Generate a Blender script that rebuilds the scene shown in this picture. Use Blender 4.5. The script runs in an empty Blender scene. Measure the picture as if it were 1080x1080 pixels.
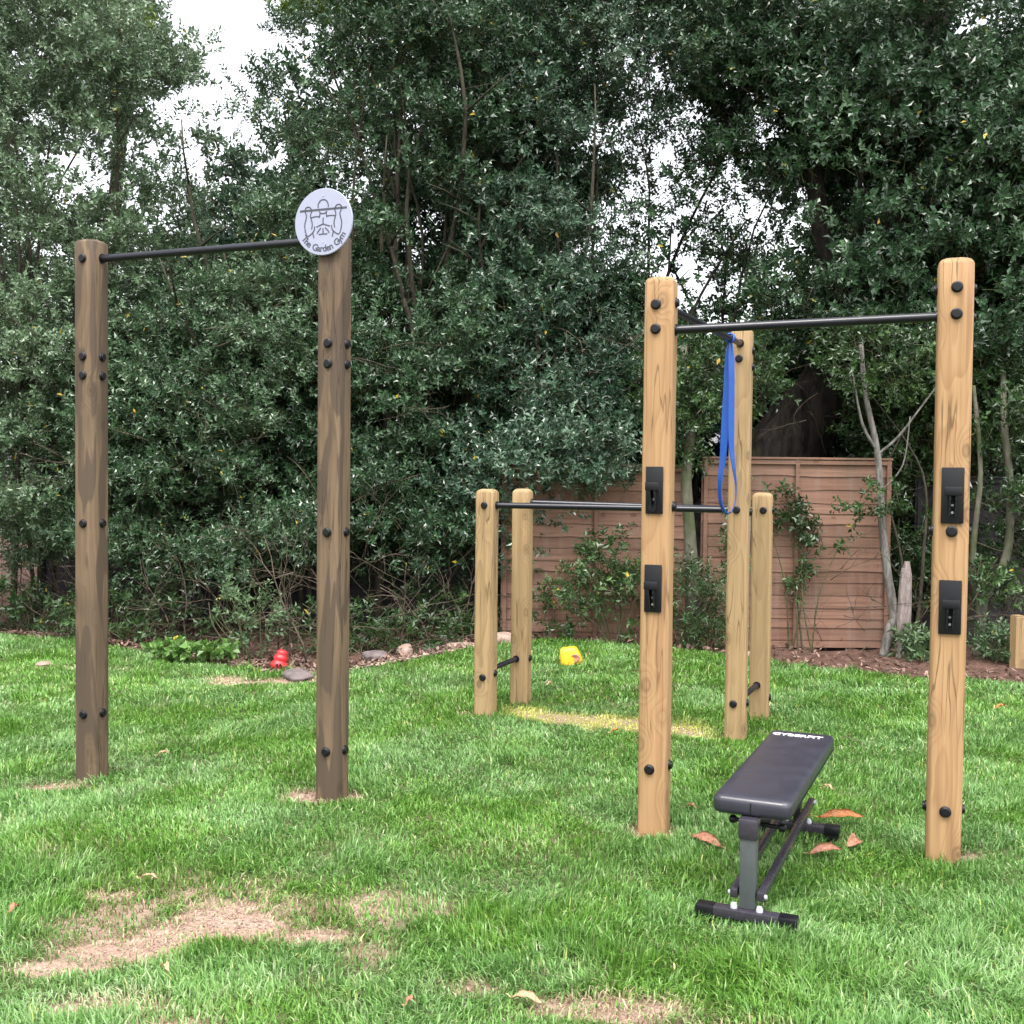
import bpy, bmesh, math, random
import numpy as np
from mathutils import Vector, Matrix, Euler

# ------------------------------------------------------------------ camera, sky, sun, exposure
scene = bpy.context.scene
COL = scene.collection
R = math.radians
cam_d = bpy.data.cameras.new("camera"); cam = bpy.data.objects.new("camera", cam_d); COL.objects.link(cam)
cam.location = (0, 0, 1.6)
cam.rotation_euler = (Matrix.Rotation(R(88.2), 3, 'X') @ Matrix.Rotation(R(0.6), 3, 'Z')).to_euler()
cam_d.sensor_width = 36; cam_d.lens = 39.0; cam_d.clip_start = 0.05; cam_d.clip_end = 1000
scene.camera = cam

SUN_EL, SUN_AZ = 60, -35          # degrees; azimuth measured from straight behind the camera, minus = to the left
world = bpy.data.worlds.new("World"); scene.world = world; world.use_nodes = True
wn = world.node_tree; wn.nodes.clear()
sky = wn.nodes.new('ShaderNodeTexSky'); sky.sky_type = 'NISHITA'; sky.sun_disc = False
sky.sun_elevation = R(SUN_EL); sky.sun_rotation = R(180 + SUN_AZ); sky.air_density = 1.0; sky.dust_density = 4.0; sky.ozone_density = 1.0
hs = wn.nodes.new('ShaderNodeHueSaturation'); hs.inputs['Saturation'].default_value = 0.16
bg = wn.nodes.new('ShaderNodeBackground'); bg.inputs['Strength'].default_value = 0.15
wo = wn.nodes.new('ShaderNodeOutputWorld')
wn.links.new(sky.outputs[0], hs.inputs['Color']); wn.links.new(hs.outputs[0], bg.inputs['Color']); wn.links.new(bg.outputs[0], wo.inputs[0])

sl = bpy.data.lights.new("sun", 'SUN'); sl.energy = 1.5; sl.angle = R(25); sl.color = (1.0, 0.95, 0.88)
sun = bpy.data.objects.new("sun", sl); COL.objects.link(sun)
sdir = Vector((math.sin(R(SUN_AZ)) * math.cos(R(SUN_EL)), -math.cos(R(SUN_AZ)) * math.cos(R(SUN_EL)), math.sin(R(SUN_EL))))
sun.rotation_euler = sdir.to_track_quat('Z', 'Y').to_euler()
sun.location = (-3, -4, 9)

scene.view_settings.view_transform = 'Standard'; scene.view_settings.look = 'None'
scene.view_settings.gamma = 1; scene.view_settings.exposure = 1.75; scene.view_settings.use_curve_mapping = False
scene.cycles.max_bounces = 6; scene.cycles.diffuse_bounces = 3; scene.cycles.glossy_bounces = 2
scene.cycles.transmission_bounces = 3; scene.cycles.transparent_max_bounces = 4

rng = np.random.default_rng(7)
random.seed(7)

# ------------------------------------------------------------------ noise
def _hash(ix, iy, iz, s):
    h = (ix * 374761393 + iy * 668265263 + iz * 2147483647 + s * 974634777) & 0xFFFFFFFF
    h = ((h ^ (h >> 13)) * 1274126177) & 0xFFFFFFFF
    h = h ^ (h >> 16)
    return (h & 0xFFFF) / 65535.0
def vnoise(x, y, z=0.0, s=0):
    x, y, z = np.broadcast_arrays(np.asarray(x, float), np.asarray(y, float), np.asarray(z, float))
    ix, iy, iz = (np.floor(v).astype(np.int64) for v in (x, y, z))
    fx, fy, fz = x - ix, y - iy, z - iz
    fx, fy, fz = (v * v * (3 - 2 * v) for v in (fx, fy, fz))
    r = 0
    for a in (0, 1):
        for b in (0, 1):
            for c in (0, 1):
                w = (fx if a else 1 - fx) * (fy if b else 1 - fy) * (fz if c else 1 - fz)
                r = r + w * _hash(ix + a, iy + b, iz + c, s)
    return r
def fbm(x, y, z=0.0, s=0, o=3):
    t, a, n = 0, 0.5, 0
    for i in range(o):
        t = t + a * vnoise(x * 2 ** i, y * 2 ** i, z * 2 ** i if np.ndim(z) or z else 0.0, s + i); n += a; a *= .5
    return t / n
def sstep(a, b, x):
    t = np.clip((x - a) / (b - a), 0, 1); return t * t * (3 - 2 * t)

# ------------------------------------------------------------------ terrain
EDGE = np.array([(-9, 11.9), (-5.15, 11.25), (-4, 10.7), (-2.85, 9.9), (-2.1, 9.25), (-1.58, 8.95), (-.96, 9.45), (-.2, 10.2), (.3, 10.55), (.9, 10.4), (1.94, 9.85), (3, 9.15), (4.26, 8.65), (6, 8.3), (12, 8.4)])
def edge_y(x): return np.interp(x, EDGE[:, 0], EDGE[:, 1])
def gh(x, y):
    x = np.asarray(x, float); y = np.asarray(y, float)
    h = -0.05 * sstep(-1.0, -2.4, x) + 0.05 * sstep(8.2, 9.8, y) * sstep(-1.5, 0, x) * sstep(3.2, 1.2, x)
    h = h + (fbm(x * .8, y * .8, s=3) - .5) * .05 * sstep(1.0, 2.5, y)
    h = h - 0.03 * sstep(-.05, .25, y - edge_y(x))
    return h
BARE = [(-1.0, 3.93, .27, .19, 1.25), (-1.25, 3.72, .22, .10, 1.0), (-1.5, 3.55, .2, .07, 1.0), (-.72, 3.82, .17, .08, .8), (-1.52, 4.2, .12, .05, .7), (-.93, 5.5, .17, .12, 1.3),
        (-2.35, 5.78, .16, .09, .8), (.3, 3.28, .34, .10, .75), (-.08, 3.42, .14, .08, .7), (.55, 3.15, .3, .08, .7), (.64, 4.97, .10, .08, .9), (1.95, 4.68, .12, .06, .8), (-2.3, 8.9, .2, .1, .8),
        (-3.6, 9.3, .4, .1, .6), (-1.9, 8.75, .5, .12, .9), (-.3, 7.4, .08, .06, .5), (-1.2, 3.3, .25, .07, .6)]
def bare(x, y):
    m = np.zeros_like(np.asarray(x, float) + np.asarray(y, float))
    wob = (fbm(x * 4, y * 6, s=11, o=5) - .5) * 1.15
    for cx, cy, rx, ry, k in BARE:
        d = np.sqrt(((x - cx) / rx) ** 2 + ((y - cy) / ry) ** 2) + wob * 1.3
        m = np.maximum(m, k * sstep(1.5, .25, d))
    return np.clip(m, 0, 1)
def thin(x, y):   # patchy, thin lawn towards the left front
    return np.clip(sstep(.50, .78, fbm(x * 2.1, y * 3.2, s=23, o=4)) * sstep(.9, -.6, x) * sstep(5.4, 3.9, y), 0, 1)
def dry(x, y):  # mask of the yellow-green to straw strip across the lawn, with shorter blades
    t = (x - .1) / 1.2; yc = 7.5 - .58 * np.clip(t, 0, 1) - .06 * np.sin(t * 5)
    d = np.abs(y - yc) / .22 + (fbm(x * 6, y * 6, s=31) - .5) * 1.3
    return sstep(1.2, .25, d) * sstep(-.12, .08, x) * sstep(1.38, 1.15, x)

def add_attr(me, name, vals):
    a = me.attributes.new(name, 'FLOAT', 'POINT'); a.data.foreach_set('value', np.asarray(vals, np.float32))
def np_mesh(name, V, F, mats, mi=None, attrs=None, smooth=False):
    """V (n,3); F list of int arrays, each (m,k)"""
    me = bpy.data.meshes.new(name)
    F = [f for f in F if len(f)]
    nl = sum(f.size for f in F); npoly = sum(len(f) for f in F)
    me.vertices.add(len(V)); me.vertices.foreach_set('co', np.ascontiguousarray(V, np.float32).ravel())
    me.loops.add(nl); me.loops.foreach_set('vertex_index', np.concatenate([f.ravel() for f in F]).astype(np.int32))
    me.polygons.add(npoly)
    tot = np.concatenate([np.full(len(f), f.shape[1]) for f in F]).astype(np.int32)
    st = np.concatenate([[0], np.cumsum(tot)[:-1]]).astype(np.int32)
    me.polygons.foreach_set('loop_start', st); me.polygons.foreach_set('loop_total', tot)
    if mi is not None: me.polygons.foreach_set('material_index', np.asarray(mi, np.int32))
    me.polygons.foreach_set('use_smooth', np.full(npoly, bool(smooth)))
    me.update(calc_edges=True)
    for k, v in (attrs or {}).items(): add_attr(me, k, v)
    for m in (mats if isinstance(mats, (list, tuple)) else [mats]): me.materials.append(m)
    return me

# ------------------------------------------------------------------ objects
ORG = {}
def tag(o, label=None, cat=None, group=None, kind=None):
    if label: o['label'] = label
    if cat: o['category'] = cat
    if group: o['group'] = group
    if kind: o['kind'] = kind
    return o
def link(name, me, parent=None, origin=None):
    """mesh vertices are world coordinates already shifted by origin"""
    o = bpy.data.objects.new(name, me); COL.objects.link(o)
    og = Vector(origin) if origin is not None else (ORG[parent.name].copy() if parent else Vector((0, 0, 0)))
    if parent: o.parent = parent; o.location = og - ORG[parent.name]
    else: o.location = og
    ORG[o.name] = og
    return o
def empty(name, loc):
    o = bpy.data.objects.new(name, None); COL.objects.link(o); o.location = loc; o.empty_display_size = .1
    ORG[o.name] = Vector(loc); return o
def part(name, bm, mat, parent=None, origin=None, smooth=False, autos=None):
    og = Vector(origin) if origin is not None else (ORG[parent.name].copy() if parent else Vector((0, 0, 0)))
    bmesh.ops.translate(bm, verts=bm.verts, vec=-og)
    bmesh.ops.recalc_face_normals(bm, faces=bm.faces)
    me = bpy.data.meshes.new(name); bm.to_mesh(me); bm.free()
    if smooth: me.polygons.foreach_set('use_smooth', np.ones(len(me.polygons), bool))
    if autos is not None: me.set_sharp_from_angle(angle=R(autos))
    for m in (mat if isinstance(mat, (list, tuple)) else [mat]): me.materials.append(m)
    return link(name, me, parent, og)

def a_box(bm, c, size, rot=None, bev=0, seg=2, mi=0):
    r = bmesh.ops.create_cube(bm, size=1)
    vs = r['verts']
    M = Matrix.Translation(c) @ (rot.to_4x4() if rot is not None else Matrix()) @ Matrix.Diagonal((*size, 1))
    for v in vs: v.co = M @ v.co
    fs = set(f for v in vs for f in v.link_faces)
    if bev:
        es = set(e for f in fs for e in f.edges)
        rr = bmesh.ops.bevel(bm, geom=list(es), offset=bev, segments=seg, affect='EDGES', profile=.5)
        fs = set(rr['faces']) | set(f for f in fs if f.is_valid)
    for f in fs:
        if f.is_valid: f.material_index = mi
    return vs
def a_cyl(bm, p0, p1, r0, r1=None, seg=16, cap=True, mi=0):
    p0, p1 = Vector(p0), Vector(p1); r1 = r0 if r1 is None else r1
    q = (p1 - p0).to_track_quat('Z', 'Y').to_matrix()
    A = [bm.verts.new(p0 + q @ Vector((math.cos(t) * r0, math.sin(t) * r0, 0))) for t in [2 * math.pi * i / seg for i in range(seg)]]
    B = [bm.verts.new(p1 + q @ Vector((math.cos(t) * r1, math.sin(t) * r1, 0))) for t in [2 * math.pi * i / seg for i in range(seg)]]
    for i in range(seg): bm.faces.new((A[i], A[(i + 1) % seg], B[(i + 1) % seg], B[i])).material_index = mi
    if cap: bm.faces.new(A[::-1]).material_index = mi; bm.faces.new(B).material_index = mi
def a_lathe(bm, prof, M, seg=24, mi=0):
    rings = []
    for r, z in prof:
        rings.append([bm.verts.new(M @ Vector((r * math.cos(2 * math.pi * i / seg), r * math.sin(2 * math.pi * i / seg), z))) for i in range(seg)])
    for a, b in zip(rings, rings[1:]):
        for i in range(seg): bm.faces.new((a[i], a[(i + 1) % seg], b[(i + 1) % seg], b[i])).material_index = mi
    bm.faces.new(rings[0][::-1]); bm.faces.new(rings[-1])
def a_tube(bm, pts, rad, seg=8, mi=0, noise=0.0):
    pts = [Vector(p) for p in pts]; n = len(pts)
    rad = [rad] * n if not hasattr(rad, '__len__') else rad
    rings = []; up = Vector((.3, .2, .9)).normalized(); px = None
    for i, p in enumerate(pts):
        d = (pts[min(i + 1, n - 1)] - pts[max(i - 1, 0)]).normalized()
        x = (px - d * px.dot(d)) if px is not None else d.orthogonal()
        x.normalize(); px = x; y = d.cross(x)
        ring = []
        for k in range(seg):
            t = 2 * math.pi * k / seg; rr = rad[i] * (1 + noise * random.uniform(-1, 1))
            ring.append(bm.verts.new(p + x * math.cos(t) * rr + y * math.sin(t) * rr))
        rings.append(ring)
    for a, b in zip(rings, rings[1:]):
        for i in range(seg): bm.faces.new((a[i], a[(i + 1) % seg], b[(i + 1) % seg], b[i])).material_index = mi
    bm.faces.new(rings[0][::-1]).material_index = mi; bm.faces.new(rings[-1]).material_index = mi
def spline(P, n=8):
    P = [Vector(p) for p in P]; out = []
    for i in range(len(P) - 1):
        p0, p1, p2, p3 = P[max(i - 1, 0)], P[i], P[i + 1], P[min(i + 2, len(P) - 1)]
        for k in range(n):
            t = k / n
            out.append(.5 * ((2 * p1) + (p2 - p0) * t + (2 * p0 - 5 * p1 + 4 * p2 - p3) * t * t + (3 * p1 - p0 - 3 * p2 + p3) * t ** 3))
    out.append(P[-1]); return out

# ------------------------------------------------------------------ materials
class NT:
    def __init__(s, name):
        s.m = bpy.data.materials.new(name); s.m.use_nodes = True; s.t = s.m.node_tree; s.t.nodes.clear()
        s.out = s.n('ShaderNodeOutputMaterial')
    def n(s, typ, **kw):
        nd = s.t.nodes.new(typ)
        for k, v in kw.items():
            if k in nd.inputs: s.put(nd.inputs[k], v)
            else: setattr(nd, k, v)
        return nd
    def put(s, inp, v):
        if isinstance(v, bpy.types.NodeSocket): s.t.links.new(v, inp)
        elif isinstance(v, bpy.types.Node): s.t.links.new(v.outputs[0], inp)
        else:
            if inp.type == 'RGBA' and len(v) == 3: v = (*v, 1)
            inp.default_value = v
    def coord(s, kind='Object'): return s.n('ShaderNodeTexCoord').outputs[kind]
    def map(s, vec, scale=(1, 1, 1), loc=(0, 0, 0)):
        return s.n('ShaderNodeMapping', Vector=vec, Scale=scale, Location=loc).outputs[0]
    def noise(s, vec, scale, detail=3, rough=.55, dist=0):
        nd = s.n('ShaderNodeTexNoise', Vector=vec, Scale=scale, Detail=detail, Roughness=rough, Distortion=dist); return nd.outputs[0]
    def ramp(s, fac, stops, interp='LINEAR'):
        nd = s.n('ShaderNodeValToRGB', Fac=fac); cr = nd.color_ramp; cr.interpolation = interp
        while len(cr.elements) < len(stops): cr.elements.new(.5)
        for e, (p, c) in zip(cr.elements, stops):
            e.position = p; e.color = (c, c, c, 1) if not hasattr(c, '__len__') else (*c, 1)
        return nd.outputs[0]
    def mix(s, fac, a, b, mode='MIX'):
        nd = s.t.nodes.new('ShaderNodeMix'); nd.data_type = 'RGBA'; nd.blend_type = mode
        s.put(nd.inputs[0], fac); s.put(nd.inputs[6], a); s.put(nd.inputs[7], b); return nd.outputs[2]
    def math(s, op, a, b=0.0):
        nd = s.n('ShaderNodeMath', operation=op); s.put(nd.inputs[0], a); s.put(nd.inputs[1], b); return nd.outputs[0]
    def vadd(s, a, b):
        nd = s.n('ShaderNodeVectorMath', operation='ADD'); s.put(nd.inputs[0], a); s.put(nd.inputs[1], b); return nd.outputs[0]
    def bump(s, h, strength=.3, dist=.01):
        return s.n('ShaderNodeBump', Height=h, Strength=strength, Distance=dist).outputs[0]
    def attr(s, name): return s.n('ShaderNodeAttribute', attribute_name=name).outputs['Fac']
    def bsdf(s, col, rough=.6, normal=None, metal=0, spec=.5, **kw):
        b = s.n('ShaderNodeBsdfPrincipled')
        s.put(b.inputs['Base Color'], col); s.put(b.inputs['Roughness'], rough); s.put(b.inputs['Metallic'], metal); s.put(b.inputs['Specular IOR Level'], spec)
        if normal is not None: s.put(b.inputs['Normal'], normal)
        for k, v in kw.items(): s.put(b.inputs[k], v)
        return b
    def done(s, sh):
        s.t.links.new(sh.outputs[0] if isinstance(sh, bpy.types.Node) else sh, s.out.inputs[0]); return s.m

def wood_mat(name, light, mid, dark, stain=None, stain_amt=0.0, grain=13):
    w = NT(name); oi = w.n('ShaderNodeObjectInfo')
    off = w.n('ShaderNodeVectorMath', operation='SCALE'); w.put(off.inputs[0], (7.3, 3.1, 11.7)); w.put(off.inputs['Scale'], oi.outputs['Random'])
    co = w.coord(); p = w.vadd(co, off.outputs[0])
    kv = w.n('ShaderNodeTexVoronoi', Vector=w.map(p, (5.5, 5.5, 3.4)), Scale=1.0)
    kd = kv.outputs['Distance']
    knot = w.ramp(kd, [(.0, 1), (.04, .85), (.075, .3), (.11, .7), (.15, .12), (.34, 0)])
    warp = w.noise(w.map(p, (5, 5, 1.1)), 1, 2)
    wv = w.n('ShaderNodeVectorMath', operation='SCALE'); w.put(wv.inputs[0], (.05, .09, 0)); w.put(wv.inputs['Scale'], w.math('ADD', w.math('MULTIPLY', warp, 1.6), w.math('MULTIPLY', w.ramp(kd, [(.0, 1), (.42, 0)], 'EASE'), .8)))
    rp = w.vadd(w.map(co, (1, 1, .03), (.035, .075, 0)), wv.outputs[0])
    wave = w.n('ShaderNodeTexWave', wave_type='RINGS', rings_direction='Z', wave_profile='SAW', Vector=rp, Scale=grain, Distortion=1.2, Detail=2.0)
    wave.inputs['Detail Scale'].default_value = 1.0
    fib = w.noise(w.map(p, (130, 130, 4)), 1, 3)
    big = w.noise(w.map(p, (9, 9, .9)), 1, 3)
    c = w.mix(.35, w.ramp(wave.outputs['Fac'], [(0, light), (.55, mid), (.9, dark), (1, light)]), mid)
    c = w.mix(w.ramp(big, [(.35, 0), (.7, .55)]), c, mid)
    c = w.mix(w.math('MULTIPLY', w.ramp(fib, [(.35, 0), (.75, 1)]), .35), c, dark)
    stk = w.noise(w.map(p, (34, 34, .9)), 1, 4, .6, .25)
    c = w.mix(w.ramp(stk, [(.48, 0), (.70, .75)]), c, dark)
    c = w.mix(w.ramp(w.noise(w.map(p, (14, 14, .7), (3, 3, 3)), 1, 3), [(.55, 0), (.7, .35)]), c, tuple(v * 1.15 for v in light))
    if stain:
        st = w.noise(w.map(p, (10, 10, 1.5)), 1, 2, .45, .9)
        c = w.mix(w.math('MULTIPLY', w.ramp(st, [(.49, 0), (.52, .95)]), stain_amt), c, stain)
        dt = w.noise(w.map(p, (4, 4, 2.2)), 1, 4)
        c = w.mix(w.math('MULTIPLY', w.ramp(dt, [(.4, 0), (.65, 1)]), stain_amt * .55), c, stain)
    c = w.mix(w.math('MULTIPLY', knot, .75), c, tuple(v * .3 for v in dark))
    cr = w.noise(w.map(p, (26, 26, 1.3)), 1, 2, .4, .3)
    crack = w.ramp(cr, [(.48, 0), (.495, 1), (.505, 1), (.52, 0)])
    crm = w.ramp(w.noise(w.map(p, (3, 3, 1.6), (5, 0, 0)), 1, 1), [(.5, 0), (.58, 1)])
    crack = w.math('MULTIPLY', crack, crm)
    c = w.mix(w.math('MULTIPLY', crack, .65), c, tuple(v * .3 for v in dark))
    tint = w.math('MULTIPLY', oi.outputs['Random'], .25)
    c = w.mix(tint, c, mid)
    h = w.math('SUBTRACT', w.math('MULTIPLY', fib, .35), w.math('ADD', w.math('MULTIPLY', crack, 1.5), w.math('MULTIPLY', wave.outputs['Fac'], .2)))
    return w.done(w.bsdf(c, .72, w.bump(h, .5, .003), spec=.3))

M_new = wood_mat('new_timber', (.38, .245, .128), (.32, .195, .095), (.20, .108, .05))
M_green = wood_mat('pale_timber', (.34, .24, .128), (.29, .198, .10), (.18, .115, .055))
M_old = wood_mat('weathered_timber', (.175, .125, .078), (.135, .092, .055), (.078, .052, .033), (.050, .036, .027), .9)

def metal_mat(name, col, rough=.35, metal=0.0, n=.01, spec=.5):
    w = NT(name); nz = w.noise(w.coord(), 40, 4)
    c = w.mix(w.ramp(nz, [(.3, 0), (.8, 1)]), col, tuple(min(1, v * 1.25 + n * .2) for v in col))
    return w.done(w.bsdf(c, w.ramp(nz, [(.2, rough * .9), (.8, rough * 1.15)]), None, metal=metal, spec=spec))
M_bar = metal_mat('black_powder_coat', (.003, .0035, .009), .32, n=.002, spec=.5)
M_cap = metal_mat('black_plastic', (.004, .004, .006), .38, n=.003, spec=.35)
M_hook = metal_mat('hook_coating', (.0035, .004, .006), .5, n=.002, spec=.3)
M_grey = metal_mat('grey_frame_paint', (.055, .062, .066), .32)
M_dfoot = metal_mat('dark_frame_paint', (.026, .023, .032), .26)
M_zinc = metal_mat('zinc', (.4, .4, .42), .4, .6)
M_white = metal_mat('white_cap', (.33, .34, .38), .5)
M_rope = metal_mat('blue_rubber', (.0015, .052, .27), .4, n=.01)

w = NT('bench_vinyl'); nz = w.noise(w.coord(), 9, 3); f2 = w.n('ShaderNodeTexVoronoi', Vector=w.coord(), Scale=420.0)
M_vinyl = w.done(w.bsdf(w.mix(nz, (.018, .018, .028), (.026, .026, .040)), w.ramp(nz, [(.3, .3), (.8, .46)]), w.bump(w.math('ADD', w.math('MULTIPLY', f2.outputs['Distance'], .2), w.noise(w.map(w.coord(), (6, 30, 6)), 1, 2)), .12, .006), spec=.6))
w = NT('disc_face'); nz = w.noise(w.coord(), 60, 3)
M_disc = w.done(w.bsdf(w.mix(nz, (.26, .275, .37), (.30, .315, .42)), .5))
w = NT('disc_ink'); M_ink = w.done(w.bsdf(w.mix(w.noise(w.coord(), 90, 2), (.03, .035, .05), (.06, .065, .085)), .6))
w = NT('printed_white'); M_print = w.done(w.bsdf(w.mix(w.noise(w.coord(), 90, 2), (.75, .75, .78), (.9, .9, .92)), .5))

def bark_mat(name, a, b, scale=14, rough=.9, moss=None):
    w = NT(name); co = w.coord()
    n1 = w.noise(w.map(co, (1, 1, .25)), scale, 5, .65, .6)
    c = w.mix(w.ramp(n1, [(.35, 0), (.65, 1)]), a, b)
    if moss: c = w.mix(w.ramp(w.noise(co, 3, 3), [(.45, 0), (.6, .8)]), c, moss)
    return w.done(w.bsdf(c, rough, w.bump(n1, .8, .02), spec=.25))
M_bark_dark = bark_mat('dark_bark', (.003, .0025, .002), (.036, .029, .024), 11)
M_bark = bark_mat('branch_bark', (.022, .02, .014), (.07, .062, .045), 20)
M_bark_pale = bark_mat('pale_bark', (.075, .07, .062), (.21, .20, .185), 26)
M_bark_grey = bark_mat('mossy_bark', (.055, .05, .042), (.13, .12, .095), 16, moss=(.045, .06, .022))
M_twig = bark_mat('dry_twig', (.04, .031, .022), (.115, .092, .068), 30)
M_stem = bark_mat('green_stem', (.035, .045, .018), (.09, .085, .045), 30)
M_stake = bark_mat('weathered_stake', (.13, .105, .10), (.28, .235, .225), 22)

def leaf_mat(name, dark, mid, pale, rough=.35, odd=(.45, .32, .03), odd_at=.992, trans=.14):
    w = NT(name); a = w.attr('rnd')
    c = w.ramp(a, [(0, dark), (.5, mid), (.93, pale), (odd_at, pale), (min(odd_at + .002, 1), odd)])
    b = w.bsdf(c, w.ramp(a, [(0, rough * .8), (1, rough * 1.4)]), spec=.55)
    t = w.n('ShaderNodeBsdfTranslucent', Color=w.mix(.5, c, tuple(min(1, v * 2.2) for v in pale)))
    m = w.n('ShaderNodeMixShader', Fac=trans); w.t.links.new(b.outputs[0], m.inputs[1]); w.t.links.new(t.outputs[0], m.inputs[2])
    return w.done(m)
M_holly = leaf_mat('holly_leaf', (.008, .025, .010), (.027, .068, .027), (.095, .160, .085), .25)
M_holly_b = leaf_mat('holly_leaf_bluish', (.009, .027, .014), (.031, .072, .038), (.105, .165, .11), .24)
M_light = leaf_mat('pale_leaf', (.028, .058, .026), (.075, .130, .062), (.20, .27, .175), .24)
M_light2 = leaf_mat('mid_green_leaf', (.013, .036, .015), (.038, .082, .034), (.13, .20, .115), .24)
M_oak = leaf_mat('oak_leaf', (.05, .095, .012), (.10, .17, .022), (.18, .26, .045), .55, odd_at=.97)
M_ivy = leaf_mat('ivy_leaf', (.010, .030, .008), (.026, .062, .016), (.08, .145, .04), .35)
M_weed = leaf_mat('weed_leaf', (.06, .13, .025), (.10, .20, .04), (.16, .29, .075), .5)
M_sage = leaf_mat('grey_green_leaf', (.03, .065, .022), (.06, .11, .045), (.13, .20, .095), .45)
M_dead = leaf_mat('dead_leaf', (.035, .02, .012), (.10, .055, .038), (.26, .165, .13), .7, (.5, .3, .2), .99, .05)

w = NT('grass_blade'); a = w.attr('rnd'); ht = w.attr('hgt'); dr = w.attr('dry'); geo = w.n('ShaderNodeNewGeometry')
big = w.noise(w.map(geo.outputs['Position'], (1, 1, 0)), 1.1, 3)
c = w.ramp(a, [(0, (.055, .155, .016)), (.45, (.125, .29, .038)), (.8, (.205, .40, .075)), (.95, (.30, .45, .18)), (1, (.46, .48, .27))])
c2 = w.ramp(a, [(0, (.075, .19, .04)), (.5, (.175, .35, .095)), (.9, (.35, .52, .25)), (1, (.46, .49, .33))])
c = w.mix(w.ramp(big, [(.42, 0), (.58, 1)]), c, c2)
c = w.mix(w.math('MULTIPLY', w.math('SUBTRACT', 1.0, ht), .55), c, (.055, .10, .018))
c = w.mix(dr, c, w.ramp(a, [(0, (.44, .52, .10)), (.5, (.62, .60, .20)), (1, (.72, .64, .38))]))
c = w.mix(w.attr('straw'), c, w.ramp(a, [(0, (.20, .145, .085)), (.5, (.32, .24, .15)), (1, (.48, .38, .26))]))
b = w.bsdf(c, .42, spec=.45); t = w.n('ShaderNodeBsdfTranslucent', Color=c)
m = w.n('ShaderNodeMixShader', Fac=.3); w.t.links.new(b.outputs[0], m.inputs[1]); w.t.links.new(t.outputs[0], m.inputs[2])
M_grass = w.done(m)

w = NT('ground_soil'); co = w.coord(); ba = w.attr('bare'); be = w.attr('bed')
n1 = w.noise(co, 9, 6, .65); n2 = w.noise(co, 70, 4, .7); vo = w.n('ShaderNodeTexVoronoi', Vector=co, Scale=55.0)
lawn = w.mix(n2, (.05, .06, .025), (.13, .12, .065))
soil = w.mix(w.ramp(n1, [(.3, 0), (.7, 1)]), (.27, .18, .14), (.39, .29, .235))
soil = w.mix(w.ramp(n2, [(.4, .7), (.62, 0)]), soil, (.18, .12, .09))
bed = w.mix(w.ramp(n1, [(.3, 0), (.7, 1)]), (.035, .02, .015), (.095, .052, .040))
bed = w.mix(w.ramp(n2, [(.45, 0), (.75, .8)]), bed, (.15, .092, .072))
c = w.mix(w.ramp(ba, [(.2, 0), (.6, 1)]), lawn, soil); c = w.mix(be, c, bed)
h = w.math('ADD', w.math('MULTIPLY', n2, .6), w.math('MULTIPLY', vo.outputs['Distance'], .6))
M_ground = w.done(w.bsdf(c, .95, w.bump(h, .9, .012), spec=.15))

w = NT('fence_board'); co = w.coord(); oi = w.n('ShaderNodeObjectInfo')
gr = w.noise(w.map(co, (1.2, 1, 38)), 1.0, 4, .6, .6); bl = w.noise(co, 2.2, 4)
rowr = w.attr('rnd')
c = w.ramp(rowr, [(0, (.15, .083, .058)), (.5, (.195, .108, .076)), (1, (.245, .14, .10))])
c = w.mix(w.ramp(gr, [(.35, .5), (.6, 0)]), c, (.085, .045, .034))
c = w.mix(w.ramp(bl, [(.45, 0), (.7, .4)]), c, (.23, .145, .11))
c = w.mix(w.ramp(w.noise(w.map(co, (16, 16, 1.1)), 1, 4), [(.5, 0), (.75, .55)]), c, (.20, .15, .125))
c = w.mix(w.ramp(w.noise(co, 1.3, 3), [(.5, 0), (.7, .35)]), c, (.07, .065, .04))
c = w.mix(w.ramp(w.noise(w.map(co, (7, 7, 7)), 1, 2), [(.68, 0), (.72, .6)]), c, (.09, .045, .035))
M_fence = w.done(w.bsdf(c, .85, w.bump(gr, .5, .006), spec=.2))
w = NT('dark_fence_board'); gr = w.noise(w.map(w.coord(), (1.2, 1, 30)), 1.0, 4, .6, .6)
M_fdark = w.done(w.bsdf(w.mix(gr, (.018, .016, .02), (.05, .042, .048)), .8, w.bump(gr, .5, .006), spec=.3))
w = NT('stone'); n1 = w.noise(w.coord(), 14, 5)
M_stone = w.done(w.bsdf(w.mix(w.ramp(n1, [(.3, 0), (.7, 1)]), (.18, .115, .09), (.34, .25, .21)), .9, w.bump(n1, .8, .02)))
w = NT('dark_stone'); n1 = w.noise(w.coord(), 14, 5)
M_stone_d = w.done(w.bsdf(w.mix(w.ramp(n1, [(.3, 0), (.7, 1)]), (.07, .055, .055), (.15, .12, .12)), .9, w.bump(n1, .8, .02)))
w = NT('red_rubber'); M_red = w.done(w.bsdf(w.mix(w.noise(w.coord(), 30, 3), (.50, .012, .016), (.62, .02, .026)), .45, spec=.5))
w = NT('yellow_plastic'); M_yel = w.done(w.bsdf(w.mix(w.noise(w.coord(), 30, 3), (.58, .32, .008), (.68, .42, .02)), .45))
w = NT('pink_inside'); M_pink = w.done(w.bsdf(w.mix(w.noise(w.coord(), 50, 4), (.38, .13, .08), (.60, .27, .20)), .7))
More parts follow.
